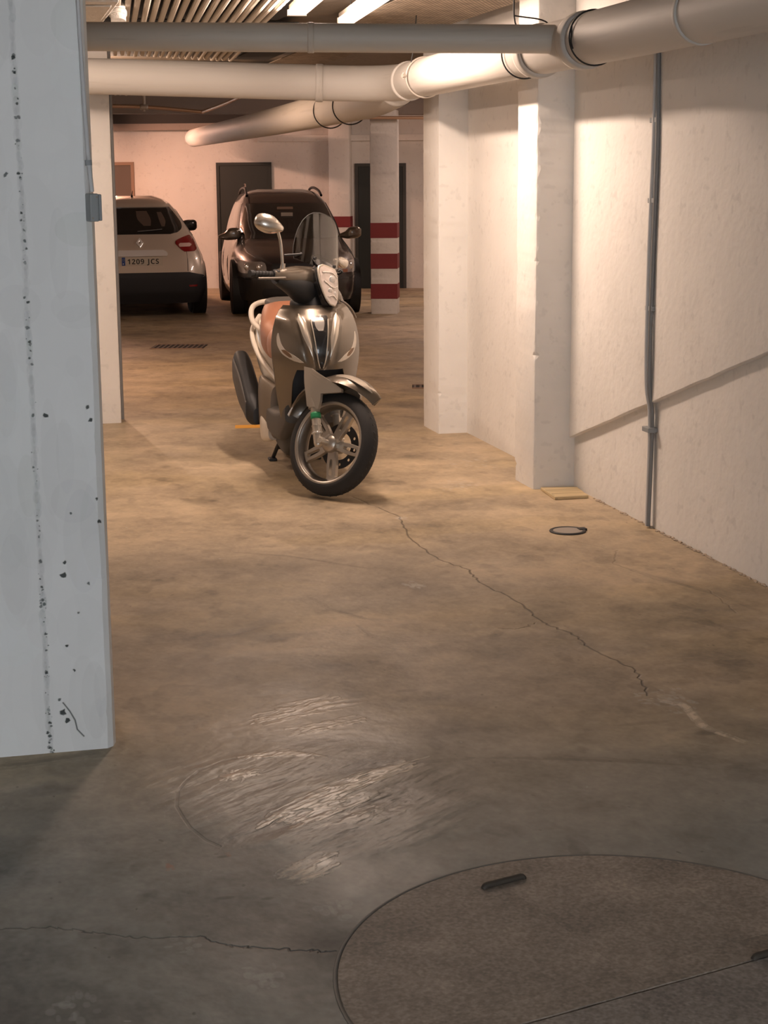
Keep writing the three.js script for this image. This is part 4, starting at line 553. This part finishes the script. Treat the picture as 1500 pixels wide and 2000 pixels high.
  mesh('belly', loftZ([[0.36, 0, 0.33, 0.10, 0.06, 4], [0.26, 0, 0.24, 0.165, 0.10, 4], [0.0, 0, 0.22, 0.17, 0.09, 4], [-0.40, 0, 0.24, 0.15, 0.10, 4]], { m: 12 }), mat.black, g);
  mesh('tunnel', loftZ([[0.22, 0, 0.55, 0.085, 0.20, 3], [0.0, 0, 0.50, 0.09, 0.16, 3], [-0.15, 0, 0.52, 0.13, 0.19, 3]], { m: 10 }), mat.greyPlastic, g);
  const body = mesh('rear_body', loftZ([[-0.05, 0, 0.56, 0.11, 0.20, 3], [-0.20, 0, 0.58, 0.17, 0.20, 3], [-0.45, 0, 0.65, 0.215, 0.175, 3], [-0.75, 0, 0.74, 0.205, 0.145, 3], [-0.95, 0, 0.82, 0.14, 0.10, 2.6], [-1.06, 0, 0.86, 0.06, 0.05, 2.4]], { m: 30, n: 36 }), mat.silver, g);
  for (const s of [-1, 1]) { mesh('side_stripe', tube([[s * 0.112, 0.50, -0.05], [s * 0.185, 0.60, -0.22], [s * 0.226, 0.69, -0.46], [s * 0.214, 0.80, -0.78], [s * 0.14, 0.87, -0.97]], 0.016, 40, 8), mat.cream, body); mesh('side_cover', loftZ([[-0.10, s * 0.15, 0.36, 0.05, 0.16, 3], [-0.26, s * 0.205, 0.36, 0.035, 0.19, 3], [-0.44, s * 0.20, 0.40, 0.03, 0.15, 3], [-0.52, s * 0.18, 0.42, 0.02, 0.08, 3]], { m: 14 }), mat.sideTaupe, g); }
  mesh('lower_panel', loftZ([[-0.12, -0.178, 0.235, 0.035, 0.045, 3], [-0.24, -0.215, 0.25, 0.030, 0.085, 3], [-0.36, -0.205, 0.27, 0.022, 0.06, 3]], { m: 12 }), mat.cream, g);
  const seat = mesh('seat', loftZ([[0.08, 0, 0.70, 0.075, 0.05, 2.4], [-0.02, 0, 0.745, 0.14, 0.10, 2.6], [-0.22, 0, 0.755, 0.195, 0.125, 2.8], [-0.40, 0, 0.78, 0.21, 0.13, 2.8], [-0.50, 0, 0.83, 0.20, 0.13, 2.8], [-0.60, 0, 0.87, 0.18, 0.115, 2.8], [-0.84, 0, 0.925, 0.13, 0.055, 2.6], [-0.93, 0, 0.92, 0.07, 0.03, 2.4]], { m: 40, n: 32 }), mat.leather, g);
  mesh('seat_front', loftZ([[0.092, 0, 0.70, 0.06, 0.04, 2.4], [0.0, 0, 0.745, 0.142, 0.102, 2.6], [-0.20, 0, 0.757, 0.198, 0.124, 2.8], [-0.36, 0, 0.765, 0.16, 0.10, 2.6]], { m: 20, n: 28 }), mat.leatherPink, seat);
  mesh('passenger_pad', loftZ([[-0.62, 0, 0.955, 0.09, 0.02, 2.6], [-0.70, 0, 0.965, 0.125, 0.035, 2.8], [-0.84, 0, 0.965, 0.125, 0.035, 2.8], [-0.92, 0, 0.955, 0.08, 0.02, 2.4]], { m: 14 }), mat.greyPlastic, seat);
  mesh('grab_rail', [tube([[-0.17, 0.80, -0.62], [-0.215, 0.855, -0.74], [-0.205, 0.925, -0.86], [-0.13, 0.955, -0.99], [0, 0.96, -1.03], [0.13, 0.955, -0.99], [0.205, 0.925, -0.86], [0.215, 0.855, -0.74], [0.17, 0.80, -0.62]], 0.017, 60, 10)], mat.cream, g);
  mesh('engine', loftZ([[-0.25, 0, 0.30, 0.10, 0.12, 4], [-0.5, 0.03, 0.30, 0.12, 0.14, 4], [-0.85, 0.10, 0.29, 0.05, 0.09, 4]], { m: 10 }), mat.black, g);
  const muf = mesh('exhaust', [loftZ([[-0.38, -0.24, 0.30, 0.03, 0.05, 2.6], [-0.44, -0.255, 0.335, 0.055, 0.09, 3], [-0.66, -0.265, 0.44, 0.060, 0.115, 3], [-0.90, -0.275, 0.545, 0.056, 0.105, 3], [-0.98, -0.278, 0.58, 0.034, 0.06, 2.6]], { m: 26 }), tube([[-0.235, 0.30, -0.42], [-0.17, 0.22, -0.26], [-0.08, 0.20, -0.14]], 0.022, 16, 8)], mat.black, g);
  mesh('heat_shield', loftZ([[-0.44, -0.304, 0.335, 0.010, 0.05, 3], [-0.66, -0.320, 0.44, 0.012, 0.088, 3], [-0.88, -0.328, 0.535, 0.010, 0.075, 3]], { m: 14 }), mat.greyPlastic, muf);
  mesh('centre_stand', [tube([[-0.08, 0.20, -0.34], [-0.115, 0.10, -0.43], [-0.135, 0.02, -0.50]], 0.013, 16, 8), tube([[0.08, 0.20, -0.34], [0.115, 0.10, -0.43], [0.135, 0.02, -0.50]], 0.013, 16, 8), cyl(V(-0.118, 0.09, -0.435), V(0.118, 0.09, -0.435), 0.010), box(-0.165, -0.115, 0.0, 0.018, -0.54, -0.46, 0.006), box(0.115, 0.165, 0.0, 0.018, -0.54, -0.46, 0.006)], mat.black, g);
}

// ------------------------------------------------------------------ cars: a body is a stack of rounded outlines, each [height, rear z, front z, half width, exponent]
function carBody(sec) {
  const at = (k, y) => spline(sec, k, y), y0 = sec[0][0], y1 = sec[sec.length - 1][0];
  const surf = (x, y, front) => { const zr = at(1, y), zf = at(2, y), c = (zr + zf) / 2, h = Math.abs(zf - zr) / 2, e = at(4, y), t = clamp(Math.abs(x) / at(3, y), 0, 0.9995); return c + (front ? 1 : -1) * Math.sign(zf - zr) * h * (1 - t ** e) ** (1 / e); };
  const side = (z, y) => { const zr = at(1, y), zf = at(2, y), c = (zr + zf) / 2, h = Math.abs(zf - zr) / 2, e = at(4, y), t = clamp(Math.abs(z - c) / h, 0, 0.9995); return at(3, y) * (1 - t ** e) ** (1 / e); };
  const band = (a, b, n, lift = 0) => { const rings = []; for (let j = 0; j <= n; j++) { const y = lerp(a, b, j / n), zr = at(1, y), zf = at(2, y), c = (zr + zf) / 2, h = Math.abs(zf - zr) / 2 + lift, e = 2 / at(4, y), w = at(3, y) + lift; rings.push([...Array(96).keys()].map((i) => { const q = -i / 96 * 2 * Math.PI; return [w * sgnpow(Math.cos(q), e), y, c + h * sgnpow(Math.sin(q), e)]; })); } return ringLoft(rings); };
  return { surf, side, band, y0, y1, at };
}
function sidePanel(car, s, rows, lift, t, m = 14) {                  // panel on a flank, rows [y, zA, zB]
  const q = rowPatch(rows, (z, y) => car.side(z, y), { nx: 20, ny: m, lift, t, linear: true }), p = q.attributes.position; for (let i = 0; i < p.count; i++) { const z = p.getX(i), x = p.getZ(i); p.setXYZ(i, s * x, p.getY(i), z); }
  if (s > 0) { const ix = q.attributes.position; for (let i = 0; i < ix.count; i += 3) for (const k of [q.attributes.position, q.attributes.uv]) { const n = k.itemSize; for (let c = 0; c < n; c++) { const a = k.array[(i + 1) * n + c]; k.array[(i + 1) * n + c] = k.array[(i + 2) * n + c]; k.array[(i + 2) * n + c] = a; } } }
  q.computeVertexNormals(); return q;
}
function roadWheel(parent, x, z, r, w) {
  const g = new THREE.Group(); g.name = 'wheel'; g.position.set(x, r, z); parent.add(g); const s = Math.sign(x);
  const L = (p) => new THREE.LatheGeometry(p.map(([a, b]) => new THREE.Vector2(a, b)), 48).rotateZ(Math.PI / 2);
  mesh('tyre', L([[r * 0.64, -w / 2], [r * 0.93, -w / 2], [r, -w * 0.38], [r, w * 0.38], [r * 0.93, w / 2], [r * 0.64, w / 2]]), mat.tyre, g);
  const rim = [L([[r * 0.66, -w * 0.46], [r * 0.60, -w * 0.40], [r * 0.60, w * 0.40], [r * 0.66, w * 0.46]])]; for (let k = 0; k < 5; k++) rim.push(box(s * w * 0.30 - 0.01, s * w * 0.30 + 0.01, 0, r * 0.62, -0.03, 0.03, 0.006).rotateX(k / 5 * 6.2832)); rim.push(cyl(V(0, 0, 0), V(s * w * 0.38, 0, 0), 0.07));
  mesh('rim', rim, mat.castMetal, g);
}
{ // beige car seen from behind; rear bumper at z = 0, nose towards -z
  const g = thing('parked_car', 'beige hatchback with a black lower bumper seen from behind', 'car', [1.995, 0, -21.30]);
  const car = carBody([[0.15, -0.16, -3.95, 0.82, 7], [0.22, -0.10, -4.0, 0.84, 7], [0.32, -0.03, -4.08, 0.875, 7], [0.50, 0.0, -4.12, 0.888, 7], [0.62, -0.02, -4.12, 0.885, 7], [0.76, -0.06, -4.08, 0.865, 6.5], [0.88, -0.12, -4.0, 0.822, 6], [0.98, -0.20, -3.5, 0.785, 5.6], [1.06, -0.28, -3.1, 0.735, 5.2], [1.20, -0.42, -2.85, 0.655, 5.0], [1.34, -0.56, -2.6, 0.57, 5.0], [1.44, -0.66, -2.4, 0.49, 4.6], [1.50, -0.78, -2.2, 0.40, 3.6], [1.535, -0.98, -1.95, 0.30, 3.2]]);
  const rear = (x, y) => car.surf(x, y, false);
  mesh('body_shell', car.band(0.30, 1.535, 64), mat.beige, g);
  mesh('lower_bumper_shade', [car.band(0.17, 0.50, 12, 0.006), rowPatch([[0.48, -0.84, 0.84], [0.53, -0.80, 0.80], [0.56, -0.67, 0.67], [0.575, -0.60, 0.60]], rear, { lift: 0.006, t: 0.02, nx: 40 })], mat.bumperDark, g);  // bumper carried lower to stand in for the shade under the car
  const win = mesh('rear_window', rowPatch([[1.055, -0.40, 0.40], [1.075, -0.50, 0.50], [1.12, -0.565, 0.565], [1.19, -0.575, 0.575], [1.28, -0.525, 0.525], [1.35, -0.475, 0.475], [1.395, -0.44, 0.44]], rear, { lift: 0.007, t: 0.014, nx: 36 }), mat.glassDark, g);
  for (const x of [0.02, -0.42]) mesh('headrest_glimpse', rowPatch([[1.16, x + 0.05, x + 0.14], [1.24, x - 0.02, x + 0.15], [1.345, x - 0.03, x + 0.11]], rear, { lift: 0.009, t: 0.003, nx: 6, ny: 8 }), mat.doorBrown, win);
  mesh('seat_back_glimpse', rowPatch([[1.15, 0.30, 0.34], [1.22, 0.28, 0.36], [1.33, 0.26, 0.32]], rear, { lift: 0.009, t: 0.003, nx: 6, ny: 8 }), mat.doorBrown, win);
  mesh('rear_wiper', tube([[-0.02, 1.09, rear(0, 1.09) + 0.02], [0.12, 1.10, rear(0.12, 1.10) + 0.02], [0.30, 1.115, rear(0.3, 1.115) + 0.02]], 0.006, 16, 6), mat.conduit, win);
  mesh('roof_spoiler', rowPatch([[1.40, -0.435, 0.435], [1.435, -0.44, 0.44], [1.455, -0.42, 0.42]], (x, y) => rear(x, y), { lift: 0.03, t: 0.05, nx: 30, ny: 6 }), mat.beige, g);
  mesh('aerial', [cyl(V(-0.02, 1.50, -0.9), V(-0.02, 1.545, -0.92), 0.02, 0.012), cyl(V(-0.02, 1.545, -0.92), V(-0.02, 1.60, -0.80), 0.006, 0.004)], mat.black, g);
  for (const s of [-1, 1]) {
    const t = mesh('tail_lamp', rowPatch([[0.835, 0.56, 0.70], [0.86, 0.52, 0.745], [0.91, 0.475, 0.74], [0.945, 0.45, 0.73], [0.98, 0.475, 0.715], [1.015, 0.56, 0.69], [1.035, 0.64, 0.67]].map(([y, a, b]) => s > 0 ? [y, a, b] : [y, -b, -a]), (x, y) => rear(x, y), { lift: 0.012, t: 0.03, nx: 16 }), mat.tail, g);
    mesh('clear_segment', rowPatch([[0.895, 0.50, 0.64], [0.92, 0.49, 0.67], [0.94, 0.51, 0.64]].map(([y, a, b]) => s > 0 ? [y, a, b] : [y, -b, -a]), rear, { lift: 0.015, t: 0.008, nx: 10, ny: 6 }), M({ rgb: [0.7, 0.5, 0.45], roughness: 0.2 }), t);
    mesh('reflector', rowPatch([[0.385, 0.60, 0.70], [0.41, 0.59, 0.71]].map(([y, a, b]) => s > 0 ? [y, a, b] : [y, -b, -a]), rear, { lift: 0.012, t: 0.01, nx: 6, ny: 4 }), mat.tail, g);
    mesh('side_window', sidePanel(car, s, [[1.02, -2.95, -0.75], [1.18, -2.6, -0.80], [1.36, -2.25, -0.95]], 0.006, 0.012), mat.glassDark, g);
    const m = mesh('door_mirror', [loftX([[0.74, 2.35, 1.10, 0.03, 0.03, 2.5], [0.84, 2.35, 1.105, 0.06, 0.075, 3], [0.98, 2.36, 1.11, 0.055, 0.075, 3], [1.01, 2.37, 1.11, 0.03, 0.045, 2.6]].map((q) => q), { m: 12 })].map((q) => s > 0 ? q : q.rotateY(0).applyMatrix4(new THREE.Matrix4().makeTranslation(-1.75, 0, 0))), mat.gloss, g);
    for (const z of [-0.72, -3.28]) { mesh('wheel_arch', cyl(V(s * 0.70, 0.34, z), V(s * 0.872, 0.34, z), 0.36, 0.36, 40), mat.black, g); roadWheel(g, s * 0.775, z, 0.325, 0.205); }
  }
  mesh('chrome_strip', rowPatch([[0.785, -0.325, 0.325], [0.80, -0.335, 0.335], [0.835, -0.325, 0.325], [0.86, -0.28, 0.28]], rear, { lift: 0.022, t: 0.025, nx: 30, ny: 8 }), mat.trimMetal, g);
  const c = document.createElement('canvas'); c.width = 832; c.height = 176; const x = c.getContext('2d'); x.fillStyle = '#c9bfae'; x.fillRect(0, 0, 832, 176); x.fillStyle = '#1b3f86'; x.fillRect(0, 0, 70, 176); x.fillStyle = '#1a1a1a'; x.font = 'bold 150px sans-serif'; x.textBaseline = 'middle'; x.textAlign = 'left'; x.letterSpacing = '8px'; x.fillText('1209', 110, 94); x.fillText('JCS', 530, 94); x.fillStyle = '#d8c84a'; x.font = 'bold 44px sans-serif'; x.fillStyle = '#e8e8e8'; x.fillText('E', 18, 138);
  x.strokeStyle = '#d8c84a'; x.lineWidth = 6; x.setLineDash([5, 8]); x.beginPath(); x.arc(35, 55, 20, 0, 7); x.stroke();
  const t = new THREE.CanvasTexture(c); t.colorSpace = THREE.SRGBColorSpace;
  const pl = mesh('number_plate', box(-0.26, 0.26, 0.665, 0.775, rear(0, 0.72) + 0.010, rear(0, 0.72) + 0.018, 0.003), mat.cream, g); mesh('plate_print', new THREE.PlaneGeometry(0.514, 0.104).translate(0, 0.72, rear(0, 0.72) + 0.0187), M({ map: t, roughness: 0.5 }), pl);
  const d = new THREE.Shape([[0, -0.065], [0.045, 0], [0, 0.065], [-0.045, 0]].map(([a, b]) => new THREE.Vector2(a, b))), dh = new THREE.Path([[0, -0.030], [-0.020, 0], [0, 0.030], [0.020, 0]].map(([a, b]) => new THREE.Vector2(a, b))); d.holes.push(dh);
  mesh('emblem', new THREE.ExtrudeGeometry(d, { depth: 0.012, bevelEnabled: true, bevelSize: 0.004, bevelThickness: 0.004, bevelSegments: 2 }).rotateX(-0.5).translate(-0.01, 0.945, rear(0, 0.945) + 0.012), mat.trimMetal, g);
  mesh('tailgate_seam', [1, -1].map((s) => tube([[s * 0.585, 0.585, rear(0.585, 0.585) + 0.001], [s * 0.59, 0.70, rear(0.59, 0.70) + 0.001], [s * 0.585, 0.84, rear(0.585, 0.84) + 0.001]], 0.004, 16, 6)), mat.black, g);
}
{ // dark people carrier facing the viewer; front bumper at z = 0, tail towards -z
  const g = thing('parked_car', 'dark plum people carrier with roof rails facing the viewer behind the scooter', 'car', [3.96, 0, -20.78], -4.9 * R);
  const car = carBody([[0.18, -4.2, -0.08, 0.78, 4.6], [0.30, -4.25, -0.02, 0.825, 4.4], [0.46, -4.28, 0.0, 0.845, 4.2], [0.58, -4.28, -0.02, 0.850, 4.0], [0.70, -4.26, -0.08, 0.845, 3.8], [0.78, -4.24, -0.24, 0.83, 3.6], [0.86, -4.22, -0.58, 0.805, 3.6], [0.93, -4.20, -0.98, 0.775, 4.0], [1.0, -4.18, -1.16, 0.745, 4.4], [1.15, -4.12, -1.42, 0.705, 5], [1.30, -4.05, -1.68, 0.655, 5], [1.42, -3.98, -1.92, 0.605, 5], [1.52, -3.88, -2.20, 0.54, 4.6], [1.575, -3.7, -2.5, 0.46, 4], [1.61, -3.3, -2.9, 0.30, 3]]);
  const fr = (x, y) => car.surf(x, y, true);
  mesh('body_shell', car.band(0.26, 1.60, 72), mat.plum, g);
  mesh('front_bumper', [rowPatch([[0.20, -0.72, 0.72], [0.30, -0.79, 0.79], [0.45, -0.815, 0.815], [0.54, -0.815, 0.815]], fr, { lift: 0.012, t: 0.03, nx: 50 }), car.band(0.20, 0.30, 6, 0.005)], mat.bumperVan, g);
  mesh('bumper_strip', rowPatch([[0.475, -0.80, 0.80], [0.505, -0.80, 0.80]], fr, { lift: 0.024, t: 0.02, nx: 50, ny: 3 }), mat.gloss, g);
  mesh('air_intake', rowPatch([[0.24, -0.46, 0.46], [0.30, -0.50, 0.50], [0.37, -0.48, 0.48]], fr, { lift: 0.016, t: 0.02, nx: 30 }), mat.black, g);
  mesh('grille', rowPatch([[0.575, -0.36, 0.36], [0.63, -0.38, 0.38], [0.685, -0.36, 0.36]], fr, { lift: 0.012, t: 0.02, nx: 30 }), mat.black, g);
  mesh('windscreen', rowPatch([[0.965, -0.69, 0.69], [1.0, -0.68, 0.68], [1.15, -0.64, 0.64], [1.30, -0.59, 0.59], [1.41, -0.545, 0.545]], fr, { lift: 0.006, t: 0.012, nx: 40 }), mat.glassDark, g);
  mesh('roof_header', rowPatch([[1.415, -0.543, 0.543], [1.47, -0.52, 0.52], [1.50, -0.50, 0.50]], fr, { lift: 0.005, t: 0.012, nx: 30, ny: 8 }), mat.plum, g);
  mesh('rear_view_mirror', [box(-0.14, 0.08, 1.30, 1.37, fr(0, 1.34) + 0.004, fr(0, 1.34) + 0.012, 0.003)], mat.frameTan, g); mesh('sticker', box(-0.10, 0.06, 1.20, 1.295, fr(0, 1.25) + 0.004, fr(0, 1.25) + 0.010, 0.003), M({ rgb: [0.42, 0.36, 0.30], roughness: 0.6 }), g);
  for (const s of [-1, 1]) {
    const mir = (l) => l.map(([y, a, b]) => s > 0 ? [y, a, b] : [y, -b, -a]);
    const h = mesh('headlamp', rowPatch(mir([[0.555, 0.47, 0.74], [0.575, 0.445, 0.765], [0.64, 0.44, 0.77], [0.69, 0.455, 0.765], [0.705, 0.49, 0.73]]), fr, { lift: 0.012, t: 0.03, nx: 24 }), mat.vanLamp, g);
    for (const [x, r] of [[0.52, 0.045], [0.66, 0.052]]) mesh('lamp_bowl', new THREE.SphereGeometry(r, 20, 14).scale(1, 1, 0.4).translate(s * x, 0.635, fr(x, 0.635) + 0.004), mat.chrome, h);
    mesh('indicator', rowPatch(mir([[0.56, 0.56, 0.62], [0.60, 0.55, 0.62]]), fr, { lift: 0.020, t: 0.008, nx: 6, ny: 4 }), mat.leather, h);
    mesh('side_window', sidePanel(car, s, [[0.985, -3.95, -1.45], [1.15, -3.85, -1.72], [1.30, -3.75, -1.98], [1.42, -3.6, -2.2]], 0.006, 0.012), mat.glassDark, g);
    mesh('roof_rail', tube([[s * 0.52, 1.515, -2.16], [s * 0.515, 1.57, -2.36], [s * 0.50, 1.61, -2.7], [s * 0.50, 1.615, -3.2], [s * 0.51, 1.58, -3.6], [s * 0.515, 1.53, -3.75]], 0.018, 40, 10), mat.black, g);
    const m = mesh('door_mirror', (() => { const q = loftX([[0.68, 1.50, 0.98, 0.03, 0.02, 2.5], [0.77, 1.48, 0.99, 0.05, 0.05, 3], [0.82, 1.46, 1.015, 0.06, 0.078, 3], [0.94, 1.45, 1.025, 0.055, 0.075, 3], [0.98, 1.46, 1.025, 0.03, 0.045, 2.6]], { m: 14 }); return s > 0 ? q : q.applyMatrix4(new THREE.Matrix4().makeTranslation(-1.645, 0, 0)); })(), mat.taupe, g);
    for (const z of [-0.86, -3.5]) { mesh('wheel_arch', cyl(V(s * 0.70, 0.34, z), V(s * 0.842, 0.34, z), 0.365, 0.365, 40), mat.black, g); roadWheel(g, s * 0.745, z, 0.315, 0.205); }
    mesh('door_seam', [-1.55, -2.55, -3.35].map((z) => tube([[s * (car.side(z, 0.40) + 0.001), 0.40, z], [s * (car.side(z, 0.7) + 0.001), 0.70, z], [s * (car.side(z, 0.95) + 0.001), 0.95, z]], 0.004, 12, 6)), mat.black, g);
  }
}


scene.traverse((o) => { if (o.isMesh) { o.castShadow = true; o.receiveShadow = true; } });
renderer.render(scene, camera);
